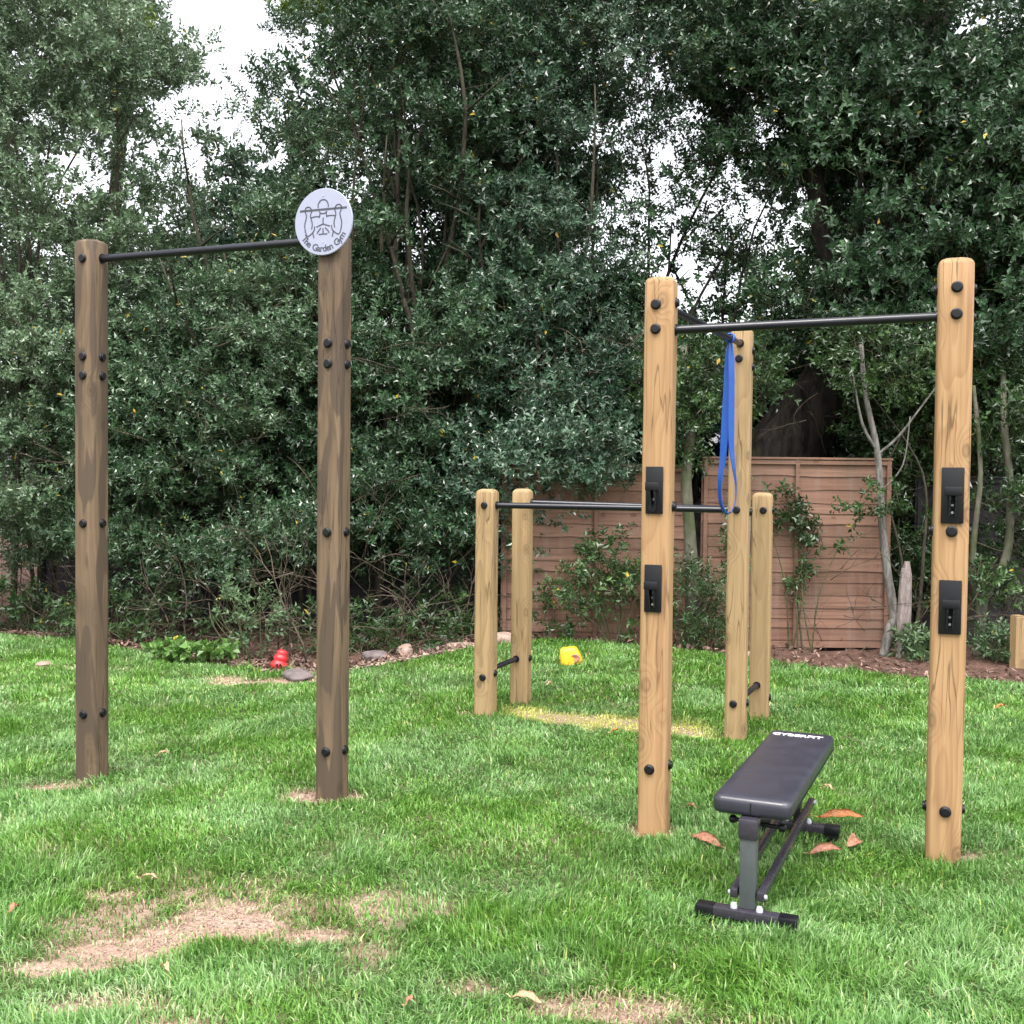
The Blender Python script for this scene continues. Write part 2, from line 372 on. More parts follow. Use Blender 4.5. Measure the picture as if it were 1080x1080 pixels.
def fl_mat(name, a, b):
    w = NT(name); n1 = w.noise(w.coord(), 45, 4); v = w.noise(w.map(w.coord(), (60, 8, 8)), 1, 3)
    c = w.mix(w.ramp(n1, [(.35, 0), (.65, 1)]), a, b); c = w.mix(w.ramp(v, [(.6, 0), (.75, .5)]), c, tuple(x * .45 for x in a))
    return w.done(w.bsdf(c, .6, w.bump(v, .4, .003)))
M_leafbrown = fl_mat('brown_leaf', (.40, .17, .10), (.55, .29, .20))
M_leaforange = fl_mat('orange_leaf', (.55, .19, .06), (.62, .30, .13))
M_leaftan = fl_mat('tan_leaf', (.58, .40, .22), (.70, .48, .33))

# ------------------------------------------------------------------ ground
def axis(lo, hi, step, far):
    core = np.arange(lo, hi + 1e-6, step); ext = [hi + step * 2 ** k for k in range(1, 13) if hi + step * 2 ** k < far] + [far]
    ext2 = [lo - step * 2 ** k for k in range(1, 13) if lo - step * 2 ** k > -far] + [-far]
    return np.concatenate([ext2[::-1], core, ext])
gx, gy = axis(-7.5, 7.5, .035, 150), axis(2.4, 12.5, .035, 150)
X, Y = np.meshgrid(gx, gy); x, y = X.ravel(), Y.ravel()
BA = bare(x, y); BE = sstep(-.08, .12, y - edge_y(x) + (fbm(x * 4, y * 4, s=41) - .5) * .35) * (y < 60)
z = gh(x, y) - .012 * np.clip(BA, 0, 1) + BE * (fbm(x * 7, y * 7, s=51, o=4) - .35) * .07
n0, n1_ = len(gy), len(gx); idx = np.arange(n0 * n1_).reshape(n0, n1_)
F = np.stack([idx[:-1, :-1], idx[:-1, 1:], idx[1:, 1:], idx[1:, :-1]], -1).reshape(-1, 4)
ground = link('ground', np_mesh('ground', np.stack([x, y, z], 1), [F], M_ground, attrs={'bare': np.maximum(np.maximum(BA, thin(x, y) * .55), dry(x, y) * .5), 'bed': BE}, smooth=True))
tag(ground, kind='structure')
def gz(x, y): return float(gh(x, y))

# ------------------------------------------------------------------ grass
def grass():
    Xs, Ys, Wd = [], [], []
    for y0, y1, hw, dens, wid in ((2.7, 4.2, 1.95, 21000, 1.0), (4.2, 5.6, 2.6, 15000, 1.1), (5.6, 7.6, 3.6, 9500, 1.35), (7.6, 11.9, 7.2, 5000, 1.8), (2.2, 5.6, 0, 5000, 1.8), (5.6, 7.6, 0, 5000, 1.8)):
        if hw: n = int((y1 - y0) * 2 * hw * dens); X_ = rng.uniform(-hw, hw, n)
        else:
            inner = 2.2 if y1 < 6 else 3.6; n = int((y1 - y0) * 2 * (7.2 - inner) * dens); X_ = rng.uniform(inner, 7.2, n) * rng.choice((-1, 1), n)
        Xs.append(X_); Ys.append(rng.uniform(y0, y1, n)); Wd.append(np.full(n, wid))
    x, y, wd = map(np.concatenate, (Xs, Ys, Wd))
    b = bare(x, y); th = thin(x, y); ey = edge_y(x) + (fbm(x * 4, y * 4, s=41) - .5) * -.3
    tuft = fbm(x * 9, y * 9, s=61, o=2)
    keep = (rng.random(len(x)) > np.clip(b * .93, 0, .86)) & (rng.random(len(x)) > th * .7) & (y < ey + rng.normal(0, .05, len(x))) & (rng.random(len(x)) < .45 + .95 * tuft)
    x, y, wd, b, th, tuft = (v[keep] for v in (x, y, wd, b, th, tuft)); n = len(x)
    lng = fbm(x * 1.3, y * 1.3, s=71)
    L = rng.uniform(.022, .056, n) * (.65 + .75 * lng) * (.7 + .6 * tuft) * (1 - .55 * b) * (1 - .3 * th) * (1 - .5 * dry(x, y))
    L *= 1 + .6 * sstep(.72, .85, vnoise(x * 4.5, y * 4.5, s=66))
    flow = fbm(x * 2.2, y * 2.2, s=81) * 9 + rng.normal(0, 1.25, n)
    lean = np.clip(b * .6 + rng.normal(.72, .42, n) + (fbm(x * 3, y * 3, s=91) - .5) * .8, .05, 1.35)
    dx, dy = np.cos(flow), np.sin(flow); wv = rng.uniform(.0016, .0034, n) * wd
    sx, sy = -dy * wv, dx * wv
    fx = rng.normal(0, .5, n); sx, sy = sx * np.cos(fx) - sy * np.sin(fx), sx * np.sin(fx) + sy * np.cos(fx)
    z = gh(x, y) - .004
    c1, s1 = np.cos(lean * .45), np.sin(lean * .45); c2, s2 = np.cos(lean * 1.5), np.sin(lean * 1.5)
    mx, my, mz = x + dx * s1 * L * .55, y + dy * s1 * L * .55, z + c1 * L * .55
    tx, ty, tz = mx + dx * s2 * L * .5, my + dy * s2 * L * .5, mz + c2 * L * .5
    V = np.stack([np.stack([x - sx, y - sy, z], 1), np.stack([x + sx, y + sy, z], 1), np.stack([mx + sx * .85, my + sy * .85, mz], 1), np.stack([mx - sx * .85, my - sy * .85, mz], 1), np.stack([tx, ty, tz], 1)], 1).reshape(-1, 3)
    i = np.arange(n)[:, None] * 5
    rn = np.clip(rng.beta(1.6, 2.4, n) + (fbm(x * 6, y * 6, s=101) - .5) * .5 + (rng.random(n) < .04) * .4, 0, 1)
    rn = np.clip(rn + b * .45 + .07 * sstep(1, -2, x), 0, 1)
    dr = np.clip(dry(x, y) * rng.uniform(.7, 1.4, n) + (rng.random(n) < .015) * .6, 0, 1)
    st = np.clip((b * 1.6 + 1.0 * th) * (rng.random(n) < .35 + .45 * b) * .95, 0, 1)
    me = np_mesh('grass', V, [i + [0, 1, 2, 3], i + [3, 2, 4]], M_grass,
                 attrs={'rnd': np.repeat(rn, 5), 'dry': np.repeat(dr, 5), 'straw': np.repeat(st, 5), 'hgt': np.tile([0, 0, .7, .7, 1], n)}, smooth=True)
    tag(link('grass', me), 'green mown lawn grass with thin and yellowed patches', 'grass', kind='stuff')
    print('blades', n)
grass()

# ------------------------------------------------------------------ posts and frames
TH = R(-18.5)
U = Vector((math.cos(TH), math.sin(TH), 0)); Nf = Vector((math.sin(TH), -math.cos(TH), 0))   # along the front bars / towards the viewer
RZ = Matrix.Rotation(TH, 3, 'Z')
def post_bm(x, y, h, w=.128, bev=.02, dome=.028, seed=0, z0=-.12):
    bm = bmesh.new(); r = random.Random(seed)
    def sect(w_, b_):
        P = []; hh = w_ / 2
        for (sx, sy, a0) in ((1, 1, 0), (-1, 1, 90), (-1, -1, 180), (1, -1, 270)):
            for k in range(5):
                t = R(a0 + 90 * k / 4); P.append(((hh - b_) * sx + b_ * math.cos(t), (hh - b_) * sy + b_ * math.sin(t)))
        return P
    zs = [z0 + (h - dome - z0) * i / 14 for i in range(15)] + [h - dome * .6, h - dome * .28, h - dome * .08, h]
    ins = [0] * 15 + [.004, .011, .02, .034]
    bx, by = r.uniform(-.003, .003), r.uniform(-.003, .003)
    rings = []
    for i, (zz, q) in enumerate(zip(zs, ins)):
        t = zz / h; ww = w - 2 * q + r.uniform(-.0012, .0012)
        ox, oy = bx * math.sin(3 * t), by * math.sin(3 * t)
        rings.append([bm.verts.new(Vector((x, y, zz)) + RZ @ Vector((a + ox, b + oy, 0))) for a, b in sect(ww, min(bev + q * .6, ww / 2 - .001))])
    n = len(rings[0])
    for a, b in zip(rings, rings[1:]):
        for k in range(n): bm.faces.new((a[k], a[(k + 1) % n], b[(k + 1) % n], b[k]))
    bm.faces.new(rings[-1]); bm.faces.new(rings[0][::-1])
    return bm
_bm = bmesh.new()
a_lathe(_bm, [(.0235, -.004), (.0235, .006), (.0215, .0085), (.018, .0095), (.018, .015), (.0165, .0165), (.001, .0168)], Matrix.Rotation(R(90), 4, 'X'), 20)
BOLT = bpy.data.meshes.new('bolt_cap'); bmesh.ops.recalc_face_normals(_bm, faces=_bm.faces); _bm.to_mesh(BOLT); _bm.free(); BOLT.materials.append(M_cap)
BOLT.polygons.foreach_set('use_smooth', np.ones(len(BOLT.polygons), bool)); BOLT.set_sharp_from_angle(angle=R(40))
def bolt(post, x, y, z, side, w, off=0.0):
    """side: 'f' faces the viewer, 'r' right, 'l' left, 'b' back"""
    d = {'f': Nf, 'b': -Nf, 'r': U, 'l': -U}[side]; tang = {'f': U, 'b': U, 'r': Nf, 'l': Nf}[side]
    p = Vector((x, y, z)) + d * (w / 2 - .002) + tang * off
    o = link('bolt_cap', BOLT, post, p)
    o.rotation_euler = (0, 0, TH + {'f': 0, 'r': R(90), 'b': R(180), 'l': R(-90)}[side])
def make_post(root, x, y, z0, h, mat, seed, front=(), right=(), left=(), w=.128, bev=.02, dome=.028, foff=0.0, label=None):
    p = part('post', post_bm(x, y, z0 + h, w, bev, dome, seed, z0 - .12), mat, root, (x, y, z0), smooth=True, autos=50)
    if label: p['label'] = label
    for z in front: bolt(p, x, y, z, 'f', w, foff)
    for z in right: bolt(p, x, y, z, 'r', w)
    for z in left: bolt(p, x, y, z, 'l', w)
    return p
def bar(root, name, p0, p1, r=.0195, cut=.06):
    p0, p1 = Vector(p0), Vector(p1); d = (p1 - p0).normalized()
    bm = bmesh.new(); a_cyl(bm, p0 + d * cut, p1 - d * cut, r, seg=24)
    for q in (p0 + d * (cut + .004), p1 - d * (cut + .004)):
        s = 1 if q is not None and (q - p0).length < (q - p1).length else -1
        a_cyl(bm, q, q + d * s * .008, r * 1.35, seg=24)
    return part(name, bm, M_bar, root, smooth=True, autos=40)

# tall frame on the left
L1, L2 = (-2.255, 5.95), (-.885, 5.50)
fr = empty('pull_up_frame', ((L1[0] + L2[0]) / 2, (L1[1] + L2[1]) / 2, -.04))
tag(fr, 'tall brown weathered timber goal-shaped pull-up frame with one black bar, left of the lawn', 'pull-up frame')
make_post(fr, *L1, -.05, 2.885, M_old, 11, (2.73, 2.215, 2.115, 1.33, .31), (2.215, 2.115, 1.33, .31), w=.135, bev=.03, dome=.02)
make_post(fr, *L2, -.02, 2.80, M_old, 12, (2.245, 2.145, 1.32, .235), (2.245, 2.145, 1.32, .235), w=.135, bev=.03, dome=.02)
bar(fr, 'pull_up_bar', (*L1, 2.735), (*L2, 2.76), r=.0195)

# emblem sign on top of the second post
dth = R(-22); DM = Matrix.Rotation(dth, 4, 'Z') @ Matrix.Rotation(R(90), 4, 'X')     # local x right, y up, z to viewer
DC = Vector((L2[0], L2[1], 2.828)) + Vector((math.sin(dth), -math.cos(dth), 0)) * .082 + Vector((-.012, 0, 0))
DT = Matrix.Translation(DC) @ DM
sg = empty('round_sign', DC)
tag(sg, 'round pale grey sign with a pull-up man emblem, on the brown post top', 'sign')
bm = bmesh.new(); a_lathe(bm, [(.156, -.006), (.1615, -.003), (.1615, .003), (.159, .006), (.001, .0062)], DT, 72)
part('disc', bm, M_disc, sg, smooth=True, autos=30)
def ribbon(bm, pts, w, z=.0075, th=.0012):
    pts = [Vector((p[0] * .16, p[1] * .16, 0)) for p in pts]; n = len(pts); ring = []
    for i, p in enumerate(pts):
        d = (pts[min(i + 1, n - 1)] - pts[max(i - 1, 0)]).normalized(); s = Vector((-d.y, d.x, 0)) * w / 2
        ring.append([bm.verts.new(DT @ (q + Vector((0, 0, zz)))) for q, zz in ((p - s, z - th), (p + s, z - th), (p + s, z), (p - s, z))])
    for a, b in zip(ring, ring[1:]):
        for k in range(4): bm.faces.new((a[k], a[(k + 1) % 4], b[(k + 1) % 4], b[k]))
    bm.faces.new(ring[0]); bm.faces.new(ring[-1][::-1])
def emb(px, py): return ((px - 540) * .00262, (145 - py) * .00258 + .37)
bm = bmesh.new()
def S2(P, m=False):
    P = [emb(*p) for p in P]; P = [(-a if m else a, b) for a, b in P]
    return [(v.x, v.y) for v in spline([(a, b, 0) for a, b in P], 6)]
ribbon(bm, [(-.82, .37), (.82, .37)], .0092)
lw = .0054
arc = [(540 + 68 * math.cos(t), 105 - 75 * math.sin(t)) for t in np.linspace(-.25, math.pi + .25, 20)]
ribbon(bm, S2(arc), lw); ribbon(bm, S2([(488, 165), (505, 185), (540, 194), (575, 185), (592, 165)]), lw)
for m in (False, True):
    hand = [(385, 165), (378, 130), (362, 110), (335, 103), (308, 112), (297, 140), (305, 175), (317, 205), (308, 250), (293, 310), (300, 380), (318, 430), (338, 446), (370, 430), (402, 405), (422, 375), (428, 335)]
    ribbon(bm, S2(hand, m), lw); ribbon(bm, S2([(385, 165), (372, 195), (374, 230), (390, 280), (394, 320), (386, 366)], m), lw)
    ribbon(bm, S2([(402, 405), (418, 470)], m), lw)
    ribbon(bm, S2([(500, 185), (490, 240)], m), lw); ribbon(bm, S2([(375, 232), (430, 222), (492, 226)], m), lw)
    ribbon(bm, S2([(540, 314), (500, 328), (450, 345)], m), lw)
    ribbon(bm, S2([(512, 360), (480, 390), (458, 422)], m), lw); ribbon(bm, S2([(540, 425), (515, 434), (482, 430)], m), lw)
ribbon(bm, S2([(540, 240), (540, 314)]), lw); ribbon(bm, S2([(540, 362), (540, 425)]), lw)
part('emblem', bm, M_ink, sg)
def text_geo(s, size, extr=.0004, offs=0):
    cu = bpy.data.curves.new('t', 'FONT'); cu.body = s; cu.size = size; cu.extrude = extr; cu.offset = offs; cu.align_x = 'CENTER'; cu.resolution_u = 3
    o = bpy.data.objects.new('t', cu); COL.objects.link(o); dg = bpy.context.evaluated_depsgraph_get(); dg.update()
    me = bpy.data.meshes.new_from_object(o.evaluated_get(dg)); bpy.data.objects.remove(o); bpy.data.curves.remove(cu); return me
bm = bmesh.new(); txt = "The Garden Gym"
adv = {'T': 1.05, 'h': .95, 'e': .95, ' ': .85, 'G': 1.2, 'a': .95, 'r': .72, 'd': 1, 'n': .95, 'y': .9, 'm': 1.4}
tot = sum(adv[c] for c in txt); acc = 0; span = R(120)
for ch in txt:
    a = -math.pi / 2 + R(2) - span / 2 + span * (acc + adv[ch] / 2) / tot; acc += adv[ch]
    if ch == ' ': continue
    me = text_geo(ch, .046, .0005, .0006); rad = .1435
    T = DT @ Matrix.Translation((rad * math.cos(a), rad * math.sin(a), .0068)) @ Matrix.Rotation(a + math.pi / 2, 4, 'Z')
    me.transform(T); bm.from_mesh(me); bpy.data.meshes.remove(me)
part('lettering', bm, M_ink, sg)
for dy in (.78, -.62):
    bm = bmesh.new(); a_lathe(bm, [(.0035, .005), (.0035, .0078), (.001, .008)], DT @ Matrix.Translation((0, dy * .16, 0)), 10); part('screw', bm, M_zinc, sg)

# right hand rig
P, Q, D, A, B, C = (.664, 5.03), (1.835, 4.645), (1.402, 6.84), (-.164, 7.39), (.074, 7.78), (1.655, 7.33)
rig = empty('training_rig', (1.0, 6.2, 0))
tag(rig, 'new golden timber gym rig of six posts joined by black bars, on the right', 'exercise rig')
pP = make_post(rig, *P, 0, 2.505, M_new, 1, (2.377, 2.268, 1.468, .287), (2.39, 1.475, .30), w=.132, foff=-.012)
pQ = make_post(rig, *Q, 0, 2.525, M_new, 2, (2.40, 2.29, 1.395, .226), (2.40, 2.28, 1.395, .226), (2.40, 1.395, .226), w=.138, foff=.004)
make_post(rig, *D, 0, 2.525, M_green, 3, (2.336, 1.414, .22), (2.39, 2.29, 1.40, .22), w=.128, foff=-.01)
make_post(rig, *A, 0, 1.52, M_green, 4, (1.412, .268), (1.41, .29), w=.128)
make_post(rig, *B, .02, 1.50, M_green, 5, (), (1.41, .33), (), w=.125)
make_post(rig, *C, 0, 1.515, M_green, 6, (1.40,), (1.40, .16), (), w=.128, foff=.012)
bar(rig, 'pull_up_bar', (*P, 2.268), (*Q, 2.29))
bar(rig, 'pull_up_bar', (*P, 2.385), (*D, 2.43), r=.018)
bar(rig, 'dip_bar', (*A, 1.412), (*D, 1.412), r=.02)
bar(rig, 'dip_bar', (*B, 1.425), (*C, 1.40), r=.02)
bar(rig, 'foot_bar', (*A, .30), (*B, .335), r=.018)
bar(rig, 'foot_bar', (*D, .215), (*C, .25), r=.018)
def hook(post, x, y, z0, z1, w, off, pw):
    f = Matrix.Translation(Vector((x, y, 0)) + Nf * (w / 2) + U * off) @ Matrix.Rotation(TH, 4, 'Z')   # local -y = towards viewer
    def bx(bm, c, s, rx=0, bev=.003):
        rot = RZ @ Matrix.Rotation(rx, 3, 'X'); a_box(bm, f @ Vector(c), s, rot, bev)
    og = f @ Vector((0, 0, (z0 + z1) / 2)); zc, hh = (z0 + z1) / 2, z1 - z0
    bm = bmesh.new(); bx(bm, (0, -.005, zc), (pw, .008, hh), bev=.003)
    pl = part('hook_plate', bm, M_hook, post, og, autos=30)
    zl = z0 + hh * .52
    bm = bmesh.new()
    bx(bm, (0, -.036, zl), (pw * .50, .056, .008)); bx(bm, (0, -.063, zl + .013), (pw * .78, .008, .036))
    for sx in (-1, 1):
        for k in range(4): bx(bm, (sx * pw * .13, -.008 - .0265 * (1 - k / 4.2) , zl - .012 - k * .022), (.006, .053 * (1 - k / 4.2), .0225), bev=0)
    part('bar_cradle', bm, M_hook, pl, og, autos=30)
    for dz in (-.045, -.075):
        bm = bmesh.new(); p = f @ Vector((0.0, -.008, zl + dz)); a_cyl(bm, p, p + Nf * .006, .0055, seg=10); part('screw', bm, M_zinc, pl, og)
hook(pP, *P, 1.443, 1.654, .132, -.006, .078); hook(pP, *P, 1.001, 1.214, .132, -.006, .078)
hook(pQ, *Q, 1.428, 1.659, .138, .004, .088); hook(pQ, *Q, .969, 1.193, .138, .004, .088)

# blue band hanging from the side bar
def band():
    top = Vector((1.262, 6.50, 2.428)); W = .044
    side = Vector((.98, .2, 0)).normalized()
    L = [(.0, .0), (-.004, -.08), (-.010, -.26), (-.020, -.5), (-.030, -.70), (-.046, -.84), (-.040, -.96), (-.010, -1.022), (.018, -1.022), (.045, -.96), (.048, -.86), (.030, -.74), (.016, -.62), (.012, -.45), (.010, -.26), (.006, -.08), (.002, 0)]
    path = spline([(a, 0, b) for a, b in L], 8); n = len(path); bm = bmesh.new(); rings = []
    for i, p in enumerate(path):
        d = (path[min(i + 1, n - 1)] - path[max(i - 1, 0)]).normalized()
        s = i / (n - 1); zz = -p.z
        tw = R(62) * (1 - sstep(.5, .95, zz)) + R(14) * sstep(.5, .95, zz)
        nrm = Vector((d.z, 0, -d.x))
        wdir = (Vector((0, 1, 0)) * math.cos(tw) + nrm * math.sin(tw)).normalized(); t = d.cross(wdir).normalized() * .0025
        wd = W * (.45 + .55 * min(1, zz / .12))
        yo = (.012 if s < .5 else -.012) * min(1, zz * 5)
        c = top + side * p.x + Vector((0, yo, p.z))
        rings.append([bm.verts.new(c + a) for a in (wdir * wd / 2 + t, wdir * wd / 2 - t, -wdir * wd / 2 - t, -wdir * wd / 2 + t)])
    for a, b in zip(rings, rings[1:]):
        for k in range(4): bm.faces.new((a[k], a[(k + 1) % 4], b[(k + 1) % 4], b[k]))
    bm.faces.new(rings[0]); bm.faces.new(rings[-1][::-1])
    bd = Vector((D[0] - P[0], D[1] - P[1], .045)).normalized(); sx = Vector((bd.y, -bd.x, 0)); up = Vector((0, 0, 1))
    for k in range(3):      # the hitch round the bar
        c = top + bd * (k - 1) * .014 + Vector((0, 0, -.012 + .008))
        ring = [c + sx * math.cos(t) * .025 + up * math.sin(t) * .025 + bd * .004 * math.sin(t * 2) for t in np.linspace(0, 2 * math.pi, 17)]
        a_tube(bm, ring, .0062, 6)
    o = part('resistance_band', bm, M_rope, None, top, smooth=True, autos=40)
    tag(o, 'blue rubber exercise band looped over the black side bar and hanging down', 'resistance band')
band()

# ------------------------------------------------------------------ bench
BO = Vector((.868, 3.955, .0)); BA_ = math.atan2(-.40, .915); BM = Matrix.Translation(BO) @ Matrix.Rotation(BA_, 4, 'Z')   # local +y = away along the bench
BR = Matrix.Rotation(BA_, 3, 'Z')
bench = empty('flat_bench', BO); tag(bench, 'black padded flat weight bench with grey metal legs standing on the grass', 'bench')
def bb(name, boxes, mat, parent, autos=30):
    bm = bmesh.new()
    for c, s, *r in boxes: a_box(bm, BM @ Vector(c), s, BR @ Matrix.Rotation(r[0], 3, 'X') if r else BR, r[1] if len(r) > 1 else .004, 2)
    return part(name, bm, mat, parent, autos=autos)
# pad: rounded corners in plan, soft edges
def pad():
    bm = bmesh.new(); w, l, z0, z1 = .285, 1.175, .385, .452; cr = .035; yc = .005
    prof = [(0.012, z0), (.003, z0 + .006), (0, z0 + .018), (0, z1 - .022), (.003, z1 - .011), (.010, z1 - .004), (.022, z1), (.05, z1 + .001), (.10, z1 + .002)]
    rings = []
    for ins, zz in prof:
        ring = []; hw, hl, r = w / 2 - ins, l / 2 - ins, max(cr - ins, .006)
        for sx, sy, a0 in ((1, 1, 0), (-1, 1, 90), (-1, -1, 180), (1, -1, 270)):
            for k in range(7):
                t = R(a0 + 15 * k); ring.append(bm.verts.new(BM @ Vector((sx * (hw - r) + r * math.cos(t), yc + l / 2 + sy * (hl - r) + r * math.sin(t), zz))))
        rings.append(ring)
    n = len(rings[0])
    for a, b in zip(rings, rings[1:]):
        for k in range(n): bm.faces.new((a[k], a[(k + 1) % n], b[(k + 1) % n], b[k]))
    bm.faces.new(rings[-1]); bm.faces.new(rings[0][::-1])
    o = part('seat_pad', bm, M_vinyl, bench, smooth=True, autos=60)
    bm = bmesh.new(); a_box(bm, BM @ Vector((0, yc - .0005, (z0 + z1) / 2 - .005)), (.003, .004, .045), BR, .001)
    for sx in (-1, 1): a_box(bm, BM @ Vector((sx * (w / 2 + .0003), yc + l / 2, z0 + .012)), (.003, l - .09, .003), BR)
    part('seam', bm, M_cap, o)
    me = text_geo("CYBERFIT", .058, .0006, .0013)
    me.transform(Matrix.Diagonal((.88, .95, 1, 1)))
    me.transform(BM @ Matrix.Translation((-.008, yc + l - .125, z1 + .0028)))
    bm = bmesh.new(); bm.from_mesh(me); bpy.data.meshes.remove(me); part('lettering', bm, M_print, o)
pad()
for nm, yy in (('front', -.035), ('rear', 1.09)):
    ft = bb('foot_tube', [((0, yy, .045), (.27, .05, .034), 0, .003)], M_dfoot, bench)
    for sx in (-1, 1):
        bb('end_cap', [((sx * .148, yy, .044), (.066, .056, .04), 0, .005), ((sx * .150, yy, .016), (.05, .05, .034), 0, .004)], M_cap, ft)
    for sx in (-1, 1):
        bm = bmesh.new(); a_lathe(bm, [(.0125, .06), (.0125, .070), (.009, .080), (.001, .082)], BM @ Matrix.Translation((sx * .046, yy, 0)), 12)
        part('bolt_cover', bm, M_white, ft, smooth=True, autos=40)
lg = bb('leg', [((0, -.008, .222), (.058, .048, .32), 0, .004)], M_grey, bench)
bb('adjuster_sleeve', [((0, -.008, .350), (.068, .06, .07), 0, .003)], M_dfoot, lg)
bm = bmesh.new(); a_cyl(bm, BM @ Vector((-.075, .09, .345)), BM @ Vector((.09, .09, .335)), .008, seg=12)
for p in ((-.08, .09, .345), (.10, .09, .335)): a_lathe(bm, [(.004, -.016), (.014, -.010), (.016, 0), (.014, .010), (.004, .016)], BM @ Matrix.Translation(p) @ Matrix.Rotation(R(90), 4, 'Y'), 12)
part('handle', bm, M_cap, bench, smooth=True, autos=40)
lg2 = bb('leg', [((0, 1.075, .225), (.03, .075, .32), 0, .003)], M_dfoot, bench)
bb('under_frame', [((0, .55, .372), (.05, .98, .028), 0, .003), ((0, .2, .365), (.2, .03, .02), 0, .002), ((0, .95, .365), (.2, .03, .02), 0, .002)], M_dfoot, bench)
for sx in (-1, 1):
    rl = bb('side_rail', [((sx * .048, .56, .128), (.026, 1.19, .034), R(1.4), .003)], M_dfoot, bench)
    for yy, zz in ((-.02, .112), (1.145, .143)):
        bm = bmesh.new(); p = BM @ Vector((sx * .061, yy, zz)); q = BM @ Vector((sx * .070, yy, zz)); a_cyl(bm, p, q, .009, .007, seg=12); part('bolt_cover', bm, M_white, rl)

# ------------------------------------------------------------------ foliage machinery
def shoot_templates(T, nl, ln, wd, length, rngl):
    """each template: leaves (nl*4 verts) along a twig pointing to +Z"""
    V = np.zeros((T, nl, 4, 3))
    for t in range(T):
        for k in range(nl):
            s = length * (.15 + .85 * (k + .5) / nl); az = k * 2.4 + rngl.uniform(-.5, .5); el = rngl.uniform(.15, 1.1)
            d = np.array([math.cos(az) * math.cos(el), math.sin(az) * math.cos(el), math.sin(el)])
            side = np.cross(d, [0, 0, 1]); side /= np.linalg.norm(side) + 1e-6; up = np.cross(side, d)
            rr = rngl.uniform(-.7, .7); side = side * math.cos(rr) + up * math.sin(rr); up = np.cross(side, d)
            L = ln * rngl.uniform(.7, 1.25); W = wd * rngl.uniform(.8, 1.2) / 2
            b = np.array([0, 0, s]) + d * .006; m = b + d * L * .45
            V[t, k] = [b, m - side * W + up * W * .45, b + d * L - up * L * .12, m + side * W + up * W * .45]
    return V
def in_blobs(blobs, n, rs, shell=.5):
    vol = np.array([b[3] * b[4] * b[5] for b in blobs]); cnt = rs.multinomial(n, vol / vol.sum()); out = []; nrm = []
    for b, c in zip(blobs, cnt):
        d = rs.normal(size=(c, 3)); d /= np.linalg.norm(d, axis=1)[:, None]
        r = rs.random(c) ** (1 / 3 * shell)
        p = d * r[:, None] * np.array(b[3:6]) + np.array(b[:3]); out.append(p); nrm.append(d)
    return np.concatenate(out), np.concatenate(nrm)
# openings between the crowns: (direction x/y, direction z/y, half sizes, strength)
def gap(u, v, p=None):
    """how open the canopy is, by ellipsoidal hollows running back between the crowns"""
    return 0
HOLLOWS = []
def hollow(cx, cz, y, rx, rz, k, ylen=9):   # ellipsoid centre at depth y, long axis pointing back through the trees
    HOLLOWS.append((cx, cz, y, rx, rz, k, ylen))
def openness(p):
    o = np.zeros(len(p))
    wob = (vnoise(p[:, 0] * 2.2, p[:, 1] * .5, p[:, 2] * 2.2, 5) - .5) * .7 + (vnoise(p[:, 0] * 6, p[:, 1] * .6, p[:, 2] * 6, 6) - .5) * 1.3
    for cx, cz, y, rx, rz, k, yl in HOLLOWS:
        s = p[:, 1] / y; d = np.sqrt(((p[:, 0] - cx * s) / (rx * s)) ** 2 + ((p[:, 2] - 1.6 - (cz - 1.6) * s) / (rz * s)) ** 2 + ((p[:, 1] - y) / yl) ** 2)
        o = np.maximum(o, k * sstep(1.4, .62, d + wob))
    f = vnoise(p[:, 0] * 5.5, p[:, 1] * .25, p[:, 2] * 5.5, 77)
    o = np.maximum(o, .9 * sstep(.80, .90, f) * sstep(2.9, 3.8, p[:, 2]))
    return o
